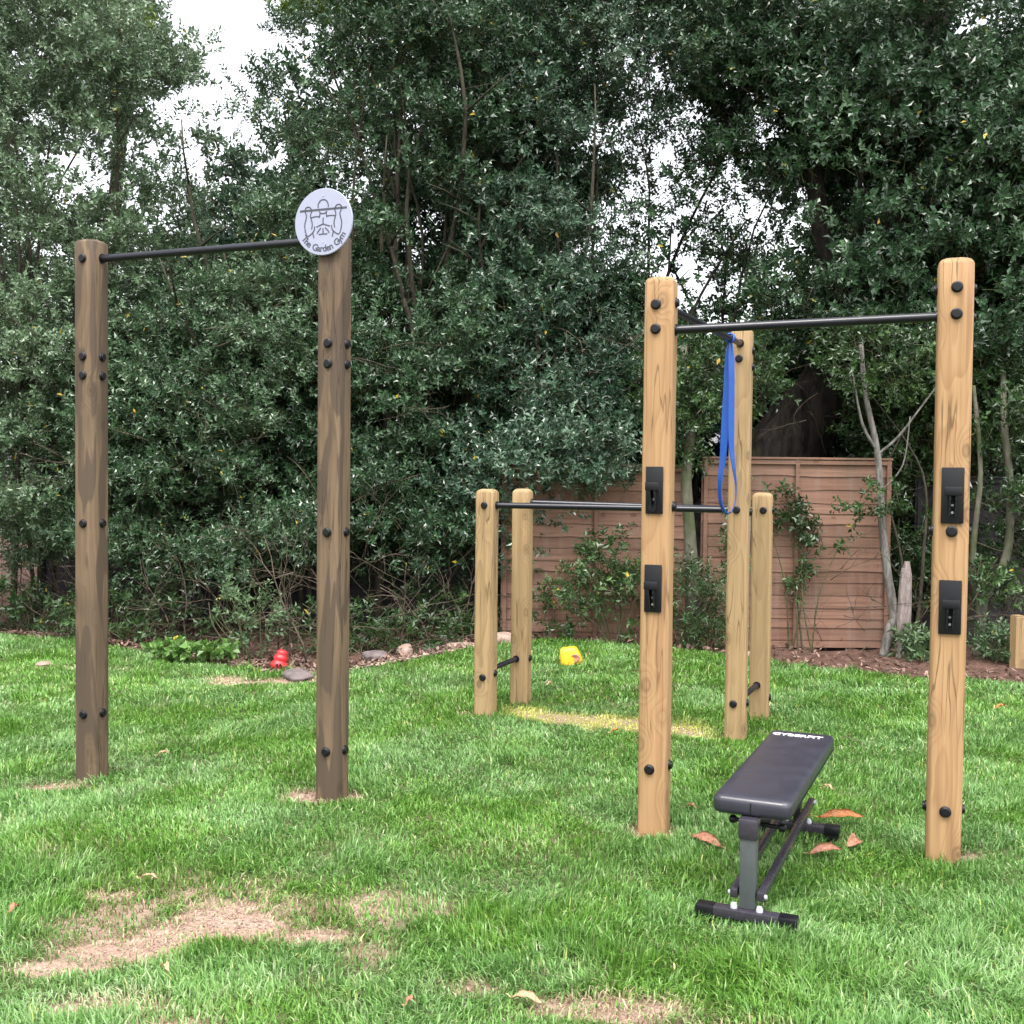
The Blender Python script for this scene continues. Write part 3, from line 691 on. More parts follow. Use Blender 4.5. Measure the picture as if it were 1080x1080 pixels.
def crown_mesh(name, pos, dirs, mat, twigmat, leaf=(.052, .027), nl=13, length=.2, up=.35, seed=0, rbase=0.0, size=None, twigs=True):
    rs = np.random.default_rng(seed); T = 24
    tv = shoot_templates(T, nl, leaf[0], leaf[1], length, rs)
    n = len(pos); d = dirs + rs.normal(0, .55, (n, 3)); d[:, 2] += up; d /= np.linalg.norm(d, axis=1)[:, None]
    a = np.cross(d, rs.normal(size=(n, 3))); a /= np.linalg.norm(a, axis=1)[:, None]; b = np.cross(d, a)
    Rm = np.stack([a, b, d], 2) * (rs.uniform(.75, 1.3, n) * (1 if size is None else size))[:, None, None]
    t = rs.integers(0, T, n)
    V = np.einsum('nij,nlkj->nlki', Rm, tv[t]) + (pos - d * length * .5)[:, None, None, :]
    V = V.reshape(-1, 3); i = np.arange(n * nl)[:, None] * 4
    clump = vnoise(pos[:, 0] * 1.6, pos[:, 1] * 1.6, pos[:, 2] * 1.6, seed)
    sh = np.clip(rs.normal(.42 + rbase, .13, n) + (clump - .5) * .5, .02, .9)
    rn = np.clip(np.repeat(sh, nl) + rs.normal(0, .12, n * nl), 0, .955); rn[rs.random(n * nl) < .0022] = 1.0
    F = [i + [0, 1, 2], i + [0, 2, 3]]; mi = np.zeros(2 * n * nl, int); rn = np.repeat(rn, 4)
    if twigs:
        m = n; base = pos - d * length * .9; tip = pos + d * length * .45; w = .0028
        tw = np.stack([base + a * w, base - a * w * .5 + b * w * .87, base - a * w * .5 - b * w * .87, tip], 1).reshape(-1, 3)
        j = np.arange(m)[:, None] * 4 + len(V); F += [j + [0, 1, 3], j + [1, 2, 3], j + [2, 0, 3]]
        V = np.concatenate([V, tw]); rn = np.concatenate([rn, np.full(len(tw), .3)]); mi = np.concatenate([mi, np.ones(3 * m, int)])
    return np_mesh(name, V, F, [mat, twigmat], mi, {'rnd': rn})
TOTAL = [0]
def grow(root, blobs, n, mat, seed, twigmat=M_stem, thr=.40, fq=1.25, shell=.55, open_=True, zmin=None, part_name='crown', clip=None, bough=.72, bsize=.34, **kw):
    rs = np.random.default_rng(seed); p, d = in_blobs(blobs, n, rs, shell)
    k = fbm(p[:, 0] * fq, p[:, 1] * fq, p[:, 2] * fq, seed, 3) > thr - .12 * rs.random(len(p))
    if open_: k &= rs.random(len(p)) > openness(p)
    if zmin is not None: k &= p[:, 2] > zmin(p[:, 0], p[:, 1]) + rs.normal(0, .08, len(p))
    if clip is not None: k &= clip(p)
    p, d = p[k], d[k]
    if bough and len(p) > 400:      # gather most shoots on separate boughs: lit tops, dark hollows between
        m = max(len(p) // 26, 8); bi = rs.choice(len(p), m, replace=False); bc = p[bi]; bd = d[bi]
        sel = rs.random(len(p)) < bough; own = rs.integers(0, m, len(p)); e = rs.normal(size=(len(p), 3)); e /= np.linalg.norm(e, axis=1)[:, None]
        rad = rs.uniform(.7, 1.25, m)[own] * bsize; q = e * np.array([1.0, .85, .42]) * (rad * rs.random(len(p)) ** .4)[:, None]
        q[:, 2] -= .35 * rad * (q[:, 0] ** 2 + q[:, 1] ** 2) / (rad ** 2 + 1e-6)
        pn = bc[own] + q; dn = e * .8 + bd[own] * .6; dn[:, 2] = np.abs(dn[:, 2]) * .6
        p = np.where(sel[:, None], pn, p); d = np.where(sel[:, None], dn, d); d /= np.linalg.norm(d, axis=1)[:, None]
        if open_: k = rs.random(len(p)) > openness(p) * .4; p, d = p[k], d[k]
    me = crown_mesh(part_name, p - np.array(ORG[root.name]) if root else p, d, mat, twigmat, seed=seed, **kw)
    TOTAL[0] += len(me.polygons)
    return link(part_name, me, root)
def limbs(bm, base, targets, r0, seed=0, seg=7, sag=.1):
    """curved limbs leaving base towards each target"""
    rd = random.Random(seed)
    for t in targets:
        b = Vector(base); t = Vector(t); L = (t - b).length; pts = []
        o1, o2 = (Vector((rd.uniform(-1, 1), rd.uniform(-1, 1), rd.uniform(-.4, .4))) * L * sag for _ in range(2))
        for k in range(13):
            s = k / 12; pts.append(b.lerp(t, s) + o1 * math.sin(math.pi * s) + o2 * math.sin(2 * math.pi * s) * .5 + Vector((rd.uniform(-1, 1), rd.uniform(-1, 1), 0)) * .012)
        a_tube(bm, pts, [r0 * (1 - .85 * k / 12) for k in range(13)], seg, noise=.08)
        for k in (4, 6, 8, 10):     # side shoots
            q = pts[k]; dd = Vector((rd.uniform(-1, 1), rd.uniform(-1, .6), rd.uniform(-.1, 1))) * L * .16
            a_tube(bm, [q, q + dd * .5 + Vector((0, 0, .02)), q + dd], [r0 * .33, r0 * .2, r0 * .06], 5)
def tree(name, label, cat, base, trunk_r, stems, mat_bark, group=None):
    root = empty(name, base); tag(root, label, cat, group)
    bm = bmesh.new()
    for s in stems:
        pts = spline(s[0], 6); n = len(pts); a_tube(bm, pts, [s[1] + (s[2] - s[1]) * i / (n - 1) for i in range(n)], s[3] if len(s) > 3 else 10, noise=.05)
    return root, bm

# hollows (sky seen between crowns)
hollow(-3.45, 7.15, 12, 1.2, .85, 1.05); hollow(-3.1, 6.2, 12, .6, .4, .7)
hollow(-3.3, 5.3, 12, 1.0, .8, .8); hollow(-4.6, 4.9, 12, .5, .5, .4); hollow(-3.6, 4.3, 12, .6, .4, .55)
hollow(-1.75, 4.7, 12, .5, .55, .8); hollow(-2.3, 5.9, 12, .5, .5, .6); hollow(-5.0, 6.6, 12, .3, .3, .4)
hollow(-1.05, 4.1, 12, .4, .5, .78); hollow(-1.3, 3.3, 12, .3, .25, .6); hollow(-1.3, 6.75, 12, .3, .25, .6)
hollow(1.5, 5.2, 12, .85, 1.05, .88); hollow(1.2, 4.3, 12, .6, .55, .7)
hollow(2.45, 4.3, 12, 1.1, .95, .93); hollow(2.6, 5.4, 12, .5, .5, .7); hollow(1.95, 3.65, 12, .65, .5, .88); hollow(.95, 5.9, 12, .4, .4, .7)
hollow(.75, 6.6, 12, .3, .2, .6); hollow(4.9, 3.9, 12, .5, .3, .6); hollow(5.2, 6.6, 12, .6, .35, .7); hollow(3.3, 6.9, 12, .5, .25, .7); hollow(4.0, 4.7, 12, .5, .4, .4); hollow(3.1, 3.3, 12, .35, .3, .6)

def zlow(x, y):     # lower skirt of the hedge, rising over the timber fence
    return np.where(x < -.9, .52 + .22 * np.sin(x * 2.3), np.where(x < .15, .50 + .2 * (x + .9), np.where(x < 1.35, .66 + 1.0 * (x - .15), 2.05)))

def holly(name, label, base, stems, blobs, n, mat, seed, bark=M_bark, tg=(), r0=.045, group=None, cat='tree', **kw):
    root, bm = tree(name, label, cat, base, 0, stems, bark, group)
    if tg: limbs(bm, tg[0], tg[1], r0, seed)
    part('trunk', bm, bark, root, smooth=True)
    grow(root, blobs, n, mat, seed, **kw)
    return root
def stems_at(x, y, h, k, seed, spread=.5, r=.03):
    rd = random.Random(seed); out = []
    for i in range(k):
        bx, by = x + rd.uniform(-spread, spread), y + rd.uniform(-.35, .35)
        out.append(([(bx, by, -.1), (bx + rd.uniform(-.12, .12), by + rd.uniform(-.1, .1), h * .35), (bx + rd.uniform(-.35, .35), by + rd.uniform(-.2, .2), h * .7), (bx + rd.uniform(-.5, .5), by, h)], r * rd.uniform(.6, 1.3), r * .25, 7))
    return out
GT = 'evergreen trees forming the tall screen behind the lawn'
holly('holly_tree', 'tall light green tree at the far left edge, leaves silvery against the sky', (-5.0, 12.3, 0), stems_at(-5.0, 12.5, 5.5, 4, 1, .6, .035),
      [(-5.2, 12.4, 4.6, 1.7, 1.2, 3.4), (-5.0, 11.9, 2.2, 1.6, 1.0, 1.6), (-4.5, 12.3, 6.6, 1.0, 1.0, 1.2)], 13500, M_light, 21, tg=((-5, 12.3, 1.8), [(-5.6, 11.6, 5.6), (-4.2, 11.8, 5.8), (-4.4, 11.4, 4.0), (-5.9, 11.5, 3.6)]), group=GT, zmin=zlow, thr=.42)
holly('holly_tree', 'bushy dark evergreen seen between the two weathered brown posts', (-2.75, 12.0, 0), stems_at(-2.9, 11.9, 4, 8, 2, .8, .035),
      [(-3.0, 12.0, 2.1, 1.5, 1.1, 1.7), (-2.7, 12.1, 4.1, 1.5, 1.1, 1.7), (-2.0, 11.6, 2.4, 1.1, .9, 1.7), (-3.9, 11.8, 1.7, 1.0, .9, 1.3), (-3.0, 10.9, 1.1, 1.3, .4, .7), (-2.6, 10.6, 1.0, .9, .3, .4)], 13500, M_light2, 22, leaf=(.048, .024), tg=((-2.8, 12, 1.2), [(-3.6, 11.3, 3.8), (-2.0, 11.3, 4.6), (-3.4, 11.4, 5.2), (-1.9, 11.1, 3.2)]), group=GT, zmin=zlow, thr=.41)
holly('holly_tree', 'tall dark evergreen rising out of frame behind the round sign', (-.9, 12.3, 0), stems_at(-1.1, 12.1, 6, 9, 3, .8, .04),
      [(-1.2, 12.0, 2.3, 1.4, 1.1, 1.8), (-1.3, 12.3, 5.2, 1.7, 1.2, 2.3), (-.6, 12.2, 6.6, 1.5, 1.2, 1.5), (-.4, 11.6, 3.2, 1.0, .9, 1.3), (-1.2, 10.9, 1.0, 1.3, .4, .7), (-1.3, 10.6, 1.0, .9, .3, .4)], 15000, M_holly, 23, tg=((-1, 12.2, 1.8), [(-2.0, 11.4, 5.6), (-.4, 11.5, 6.2), (-1.3, 11.2, 5.0), (-.2, 11.2, 4.2), (-.9, 11.3, 6.8)]), group=GT, zmin=zlow, thr=.41)
holly('holly_tree', 'broad dark evergreen overhanging the left end of the reddish timber fence', (.35, 12.2, 0), stems_at(.0, 12.0, 5, 7, 4, .6, .04),
      [(.3, 11.7, 2.6, 1.15, 1.0, 1.35), (.3, 12.2, 4.6, 1.3, 1.1, 1.7), (-.05, 11.1, 1.7, .75, .6, .8), (.55, 10.9, 2.0, .75, .5, .6), (.2, 10.55, 1.45, .5, .3, .75), (.75, 10.4, 1.85, .55, .28, .4), (.9, 12.2, 6.2, 1.3, 1.1, 1.4)], 15000, M_holly_b, 24, tg=((.2, 12.1, 1.5), [(.9, 10.9, 1.9), (1.1, 11.1, 3.2), (-.3, 11.3, 4.6), (.8, 11.4, 5.6), (.5, 10.7, 1.5)]), group=GT, zmin=zlow, thr=.40)
t25 = holly('holly_tree', 'loose dark evergreen full of sky gaps, above the middle of the reddish fence', (1.95, 12.9, 0), stems_at(1.9, 12.4, 4.4, 4, 5, .5, .035),
      [(1.9, 12.6, 4.0, 1.3, 1.1, 2.0), (2.2, 12.3, 6.2, 1.4, 1.1, 1.2), (1.7, 11.9, 2.7, 1.0, .8, .8)], 11000, M_holly, 25, bark=M_bark_dark, tg=((1.9, 12.5, 2.2), [(1.2, 11.5, 5.4), (2.9, 11.6, 5.0), (2.6, 11.5, 6.4)]), r0=.03, group=GT, zmin=zlow, thr=.42)
grow(t25, [(1.75, 12.3, 4.3, .8, .5, 1.25), (2.3, 12.0, 4.6, .7, .5, .8)], 520, M_holly, 125, open_=False, bough=0, thr=.30, fq=2.2, part_name='outer_sprays')
# great dark leaning trunk behind the fence
big = [([(1.7, 12.4, -.2), (2.35, 12.35, 1.0), (3.05, 12.2, 2.05), (3.7, 12.1, 3.0), (4.2, 12.0, 4.5), (4.35, 11.9, 6.2), (4.2, 11.9, 7.5)], .5, .16, 14),
       ([(3.7, 12.1, 2.9), (3.2, 11.7, 4.3), (2.8, 11.4, 6.4)], .16, .05, 8), ([(3.9, 12.05, 3.4), (4.9, 11.6, 4.3), (5.8, 11.2, 5.6)], .17, .05, 8)]
holly('leaning_tree', 'large tree with a thick leaning black trunk rising behind the timber fence', (1.9, 12.4, 0), big,
      [(3.9, 11.7, 4.6, 1.5, 1.4, 1.7), (3.3, 11.3, 3.5, .95, .8, .7), (4.6, 11.2, 3.3, 1.3, .9, .9), (4.0, 11.9, 6.4, 1.9, 1.4, 1.2), (2.9, 11.9, 5.6, .9, .9, .9), (5.4, 11.6, 4.8, 1.2, 1.2, 1.6)], 21000, M_holly, 26, bark=M_bark_dark, leaf=(.06, .034), nl=12,
      tg=((3.9, 12, 3.3), [(3.2, 10.8, 3.4), (4.9, 10.8, 3.6), (3.6, 10.9, 5.6), (4.7, 10.9, 5.2)]), group=None, thr=.39, zmin=lambda x, y: 2.55 + .25 * np.sin(x * 3))
holly('holly_tree', 'dense dark evergreen column between the reddish fence and the black fence', (4.0, 11.2, 0), stems_at(3.95, 10.85, 2.4, 4, 7, .22, .022),
      [(4.0, 11.0, 1.3, .38, .4, 1.0), (3.95, 11.1, 2.4, .6, .5, .8), (4.5, 11.2, 2.5, .6, .5, .7)], 4400, M_ivy, 27, bark=M_bark, group=GT, zmin=lambda x, y: .25 + 0 * x, thr=.43, open_=False)
holly('holly_tree', 'yellow green leafy tree at the right edge over the black fence', (5.4, 12.6, 0), stems_at(5.2, 12.2, 4, 4, 8, .4, .04),
      [(5.3, 12.0, 2.9, 1.1, .8, 1.1), (6.2, 12.2, 4.0, 1.2, 1, 2.6)], 5200, M_light, 28, group=GT, thr=.42, zmin=lambda x, y: 1.55 + 0 * x)
# oak behind, its limb crossing the top
ok = [([(-.2, 14.6, -.2), (-.3, 14.5, 3), (.1, 14.4, 6), (.3, 14.3, 9)], .26, .12, 10),
      ([(.1, 14.4, 6.3), (-.8, 14.0, 7.2), (-1.5, 13.8, 7.55), (-2.0, 13.7, 7.1), (-2.5, 13.7, 6.6)], .09, .05, 8),
      ([(-1.5, 13.8, 7.55), (-2.2, 13.6, 7.9), (-3.0, 13.6, 7.8)], .05, .02, 7), ([(.2, 14.4, 6.2), (1.2, 13.8, 7.6), (2.0, 13.5, 8.2)], .07, .03, 7)]
holly('oak_tree', 'oak with a crooked dark limb and yellow green leaves at the top of the trees', (-.2, 14.6, 0), ok,
      [(-.9, 13.0, 7.3, 1.1, .7, .7), (-2.1, 13.2, 7.6, .9, .7, .7), (-4.9, 13.9, 8.1, 1.0, .8, .8), (.9, 13.8, 8.0, 1.3, .8, .5)], 2300, M_oak, 29, bark=M_bark_dark, thr=.42, leaf=(.075, .042), nl=11, up=.1)
# second row behind, closing the screen; trunks stand behind the hedge
BK = 'background trees closing the view behind the evergreens'
holly('background_tree', 'pale hazy tree behind the evergreens, left of the bright sky gap', (-6.0, 16.5, 0), [([(-6, 16.5, -.2), (-6, 16.4, 4), (-5.6, 16.4, 8)], .16, .07)],
      [(-6.0, 15.8, 4.5, 2.2, 1.4, 4.4), (-5.9, 15.6, 8.4, 1.2, 1.2, 1.6)], 7000, M_light, 31, thr=.36, leaf=(.085, .05), nl=12, length=.3, group=BK)
holly('background_tree', 'dark tree filling the view low behind the brown posts', (-3.0, 16.0, 0), [([(-3, 16, -.2), (-3, 16, 3), (-2.8, 16, 6)], .15, .06)],
      [(-3.2, 15.2, 2.6, 2.2, 1.3, 2.8), (-2.4, 15.2, 4.6, 1.9, 1.2, 2.0)], 7500, M_holly_b, 32, thr=.30, leaf=(.09, .055), nl=12, length=.3, group=BK)
holly('background_tree', 'dark tree behind the tall evergreen of the round sign', (-.8, 16.2, 0), [([(-.8, 16.2, -.2), (-.8, 16.2, 4), (-.6, 16, 8)], .17, .07)],
      [(-.8, 15.3, 3.0, 2.0, 1.3, 3.2), (-.9, 15.5, 6.6, 2.4, 1.3, 2.7)], 9500, M_holly, 33, thr=.30, leaf=(.09, .055), nl=12, length=.3, group=BK)
holly('background_tree', 'dark low tree behind the middle of the timber fence', (1.6, 15.8, 0), [([(1.6, 15.8, -.2), (1.6, 15.8, 2), (1.7, 15.7, 4)], .13, .05)],
      [(1.2, 15.0, 2.2, 1.9, 1.1, 2.0), (2.8, 15.0, 2.2, 1.9, 1.1, 1.8), (1.3, 15.2, 7.9, 1.8, 1.2, 1.4)], 8000, M_holly, 34, thr=.28, leaf=(.09, .055), nl=12, length=.3, group=BK)
holly('background_tree', 'dark tree behind the leaning black trunk', (5.0, 16.0, 0), [([(5, 16, -.2), (5, 16, 4), (5.2, 15.8, 8)], .17, .07)],
      [(5.2, 15.0, 2.8, 2.2, 1.3, 3.0), (4.9, 15.2, 6.4, 2.6, 1.3, 3.0), (3.6, 15.0, 4.2, 1.0, 1, 2.0)], 11500, M_holly, 35, thr=.28, leaf=(.09, .055), nl=12, length=.3, group=BK)
print('tree polys', TOTAL[0])

# ------------------------------------------------------------------ fences
def fence_panel(label, p0, p1, z0, h, mat, seed, cat='fence', group=None, vertical_battens=(0.02, .5, .98), step=.116):
    p0, p1 = Vector((*p0, z0)), Vector((*p1, z0)); d = (p1 - p0); L = d.length; d.normalize(); nn = Vector((d.y, -d.x, 0)); rs = np.random.default_rng(seed)
    root = empty('fence_panel', (p0 + p1) / 2); tag(root, label, cat, group)
    n = 40; V = []; F = []; rn = []; k = 0; zc = h - .04
    while zc > .02:
        hh = step * rs.uniform(.78, 1.2); zt = zc + .03; zb = max(zc - hh, 0); rv = rs.random()
        xs = np.linspace(0, L, n); wob = (fbm(xs * 3 + k * 7, np.full(n, k * 3.7), s=seed, o=3) - .5) * .034 * (1 if rs.random() < .7 else .25)
        o = len(V)
        for i in range(n):
            b = p0 + d * xs[i]
            V += [b + nn * .001 + Vector((0, 0, zt)), b + nn * (.009 + rv * .005) + Vector((0, 0, zb + wob[i])), b + nn * .002 + Vector((0, 0, zb + wob[i] - .001)), b - nn * .002 + Vector((0, 0, zt))]
            rn += [rv] * 4
        for i in range(n - 1):
            a = o + i * 4; c = a + 4
            for q in range(4): F.append((a + q, a + (q + 1) % 4, c + (q + 1) % 4, c + q))
        zc = zb; k += 1
    V = np.array([list(v) for v in V]) - np.array(ORG[root.name])
    link('boards', np_mesh('boards', V, [np.array(F)], mat, attrs={'rnd': np.array(rn)}), root)
    rot = Matrix.Rotation(math.atan2(d.y, d.x), 3, 'Z')
    for t in vertical_battens:
        bm = bmesh.new(); a_box(bm, p0 + d * L * t + nn * .028 + Vector((0, 0, h / 2)), (.038, .018, h), rot, .002)
        o = part('batten', bm, mat, root); add_attr(o.data, 'rnd', np.full(len(o.data.vertices), .35))
    bm = bmesh.new(); a_box(bm, (p0 + p1) / 2 + nn * .012 + Vector((0, 0, h + .006)), (L, .06, .022), rot, .003); a_box(bm, (p0 + p1) / 2 + nn * .028 + Vector((0, 0, h - .032)), (L - .02, .014, .038), rot, .002)
    o = part('top_rail', bm, mat, root); add_attr(o.data, 'rnd', np.full(len(o.data.vertices), .6))
fence_panel('reddish brown lapped timber fence panel behind the tall golden posts, tallest and fully in view', (1.80, 10.56), (3.62, 10.60), .0, 1.80, M_fence, 1)
fence_panel('reddish brown lapped fence panel partly covered by leaves, between the short and tall golden posts', (-.10, 10.72), (1.72, 10.64), .0, 1.72, M_fence, 2)
fence_panel('dim brown fence panel inside the hedge, behind the pale stones', (-1.95, 12.35), (-.16, 11.9), -.05, 1.75, M_fdark, 3)  # these three hedge panels get dark boards standing in for the hedge's shade
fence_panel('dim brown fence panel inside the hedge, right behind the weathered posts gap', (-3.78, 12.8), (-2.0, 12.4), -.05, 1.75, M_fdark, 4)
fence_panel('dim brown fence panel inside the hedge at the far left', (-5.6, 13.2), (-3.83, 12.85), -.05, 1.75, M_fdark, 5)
fence_panel('black stained timber fence panel at the right edge behind the bushes', (4.05, 11.15), (5.88, 11.0), -.02, 1.66, M_fdark, 6, step=.14)

fence_panel('black stained timber fence panel beyond the right edge', (5.92, 11.0), (7.75, 10.85), -.02, 1.66, M_fdark, 7, step=.14)
fence_panel('black stained timber fence panel farthest to the right', (7.79, 10.85), (9.6, 10.7), -.02, 1.66, M_fdark, 8, step=.14)
holly('holly_tree', 'dark evergreen standing beyond the right edge behind the black fence', (7.8, 12.6, 0), stems_at(7.8, 12.4, 4, 3, 9, .4, .04),
      [(7.8, 12.2, 3.6, 1.7, 1, 3.0), (7.4, 12.2, 1.4, 1.8, .7, 1.2)], 4500, M_holly, 36, group=GT, thr=.36, leaf=(.08, .045))
# ------------------------------------------------------------------ small trees and shrubs in front of the fence
root, bm = tree('young_tree', 'slim pale bare-stemmed young tree in front of the right half of the reddish fence', 'tree', (3.52, 10.42, 0), 0,
     [([(3.50, 10.36, -.05), (3.56, 10.38, .22), (3.60, 10.4, .35), (3.53, 10.42, .8), (3.48, 10.42, 1.2), (3.45, 10.42, 1.6), (3.40, 10.4, 1.95), (3.30, 10.42, 2.4), (3.27, 10.5, 2.9)], .048, .022, 10),
      ([(3.40, 10.4, 1.9), (3.25, 10.36, 2.15), (3.13, 10.34, 2.7)], .018, .008, 7), ([(3.42, 10.4, 1.85), (3.58, 10.36, 2.0), (3.75, 10.3, 2.25), (3.95, 10.25, 2.55)], .016, .006, 7),
      ([(3.46, 10.42, 1.5), (3.62, 10.3, 1.75), (3.66, 10.25, 2.2)], .010, .004, 6)], M_bark_pale)
part('trunk', bm, M_bark_pale, root, smooth=True)
grow(root, [(3.45, 10.3, 1.45, .22, .15, .2), (3.3, 10.3, 1.35, .25, .12, .12), (3.4, 10.4, 2.75, .6, .35, .4), (3.3, 10.2, 1.15, .2, .1, .08)], 190, M_ivy, 41, thr=.3, open_=False)
root, bm = tree('young_tree', 'mossy grey young trunk in front of the reddish fence, just right of the hook post', 'tree', (1.72, 10.4, 0), 0,
     [([(1.70, 10.35, -.05), (1.70, 10.38, .5), (1.67, 10.4, 1.1), (1.63, 10.4, 1.6), (1.70, 10.6, 2.2), (1.66, 10.9, 2.9)], .075, .035, 10)], M_bark_grey)
part('trunk', bm, M_bark_grey, root, smooth=True); grow(root, [(1.65, 10.4, 2.0, .2, .2, .35), (1.6, 10.5, 2.5, .5, .3, .5)], 230, M_ivy, 42, thr=.3, open_=False)
root, bm = tree('young_tree', 'thin grey young trunk beside the tall golden post with the blue band', 'tree', (2.2, 10.35, 0), 0,
     [([(2.15, 10.3, -.05), (2.16, 10.35, .6), (2.2, 10.38, 1.3), (2.12, 10.4, 1.9), (2.02, 10.5, 2.5), (2.04, 10.8, 3.0)], .05, .025, 9),
      ([(2.1, 10.4, 2.0), (1.85, 10.3, 2.3), (1.7, 10.3, 2.2)], .012, .005, 6)], M_bark_pale)
part('trunk', bm, M_bark_pale, root, smooth=True); grow(root, [(2.1, 10.35, 1.1, .14, .14, .5), (2.05, 10.4, 2.6, .5, .3, .5)], 210, M_ivy, 43, thr=.3, open_=False)
root, bm = tree('young_tree', 'crooked grey young tree by the black fence at the right edge', 'tree', (4.55, 10.4, 0), 0,
     [([(4.35, 10.3, -.05), (4.42, 10.32, .5), (4.62, 10.35, .9), (4.66, 10.38, 1.5), (4.6, 10.4, 2.1), (4.7, 10.7, 2.7)], .05, .028, 9),
      ([(4.38, 10.3, .2), (4.30, 10.32, .9), (4.36, 10.34, 1.7), (4.3, 10.4, 2.5)], .034, .018, 8), ([(4.64, 10.36, 1.3), (4.9, 10.3, 1.45), (5.2, 10.3, 1.4)], .012, .005, 6)], M_bark_grey)
part('trunk', bm, M_bark_grey, root, smooth=True)
grow(root, [(4.7, 10.4, 1.35, .38, .25, .3), (4.95, 10.5, .95, .4, .25, .4), (4.45, 10.3, .55, .2, .2, .35), (4.7, 10.5, 2.3, .55, .35, .5)], 560, M_ivy, 44, thr=.42, open_=False)

def shrub(label, x, y, blobs, n, mat, seed, nst=6, h=.8, cat='shrub', name='shrub', group=None, **kw):
    root = empty(name, (x, y, gz(x, y))); tag(root, label, cat, group); rd = random.Random(seed); bm = bmesh.new()
    for i in range(nst):
        b = blobs[i % len(blobs)]; t = Vector((b[0] + rd.uniform(-1, 1) * b[3] * .8, b[1] + rd.uniform(-1, 1) * b[4] * .5, b[2] + rd.uniform(-.2, .9) * b[5]))
        s = Vector((x + rd.uniform(-.12, .12), y + rd.uniform(-.06, .06), gz(x, y) - .03)); m = s.lerp(t, .5) + Vector((rd.uniform(-.1, .1), rd.uniform(-.05, .05), .05))
        a_tube(bm, spline([s, m, t], 4), [.009 * (1 - .08 * k) for k in range(9)], 5)
    part('stems', bm, M_stem, root, smooth=True)
    grow(root, blobs, n, mat, seed, open_=False, part_name='foliage', **kw)
shrub('loose holly bush against the leaf covered fence panel, left of the hook post', .95, 10.35, [(1.05, 10.35, .85, .42, .25, .28), (.75, 10.35, .6, .4, .25, .25), (1.15, 10.3, .45, .25, .2, .35), (.45, 10.4, .35, .3, .2, .3)], 250, M_ivy, 51, 9, thr=.45, fq=2.5)
shrub('upright thin leaved bush between the hook post and the band post, at the fence foot', 1.75, 10.2, [(1.7, 10.2, .45, .28, .2, .42), (1.95, 10.25, .3, .2, .15, .28)], 210, M_ivy, 52, 14, leaf=(.045, .014), thr=.3, up=.9)
shrub('ivy strands climbing the middle batten of the reddish fence', 2.72, 10.42, [(2.55, 10.46, 1.38, .22, .05, .14), (2.35, 10.46, 1.2, .22, .05, .14), (2.78, 10.46, 1.0, .10, .04, .34), (2.72, 10.46, .65, .08, .04, .2), (2.75, 10.46, 1.2, .12, .05, .1), (3.05, 10.46, .95, .05, .04, .06)], 120, M_ivy, 53, 6, name='ivy', cat='climber', thr=.36, length=.12, nl=9)
shrub('low grey green ferny plant at the foot of the grey stake', 3.78, 10.1, [(3.8, 10.1, .1, .2, .15, .1)], 60, M_sage, 54, 4, name='ground_plant', cat='plant', leaf=(.07, .03), thr=0)
shrub('low leafy plant on the mulch below the black fence', 4.45, 9.95, [(4.5, 10.0, .14, .28, .2, .14)], 80, M_sage, 55, 5, name='ground_plant', cat='plant', leaf=(.05, .025), thr=.2)
shrub('small pale leaved seedling bush at the hedge foot beside the red rubber toy', -2.3, 9.95, [(-2.3, 9.95, .33, .28, .2, .3), (-2.6, 10.2, .3, .25, .2, .25)], 45, M_sage, 56, 8, name='hedge_seedling', cat='shrub', thr=.3)
for i, (x, y, s, lb) in enumerate(((-3.05, 9.75, .16, 'bright green weed clump nearest the left weathered post'), (-2.82, 9.70, .17, 'middle bright green weed clump between the brown posts'), (-2.55, 9.68, .15, 'bright green weed clump nearest the red rubber toy'))):
    shrub(lb, x, y, [(x, y, .05, s, s * .8, .03)], 26, M_weed, 60 + i, 3, name='weed_clump', cat='weed', group='bright weeds along the lawn edge', leaf=(.06, .05), nl=8, length=.07, thr=0, twigs=False)
# undergrowth along the hedge foot
for i, (x, y, hh, lb) in enumerate(((-5.1, 11.5, .3, 'scrubby undergrowth at the far left end of the lawn'), (-3.7, 10.85, .26, 'scrubby undergrowth just left behind the left weathered post'), (-1.3, 10.25, .24, 'leafy undergrowth behind the sign post at the hedge foot'), (-.45, 10.85, .28, 'leafy undergrowth left of the short golden posts'))):
    shrub(lb, x, y, [(x - .3, y, hh * .8, .5, .3, hh), (x + .35, y - .05, hh * .6, .45, .3, hh * .8)], 130, M_ivy, 70 + i, 12, name='undergrowth', cat='shrub', group='undergrowth at the hedge foot', thr=.42)

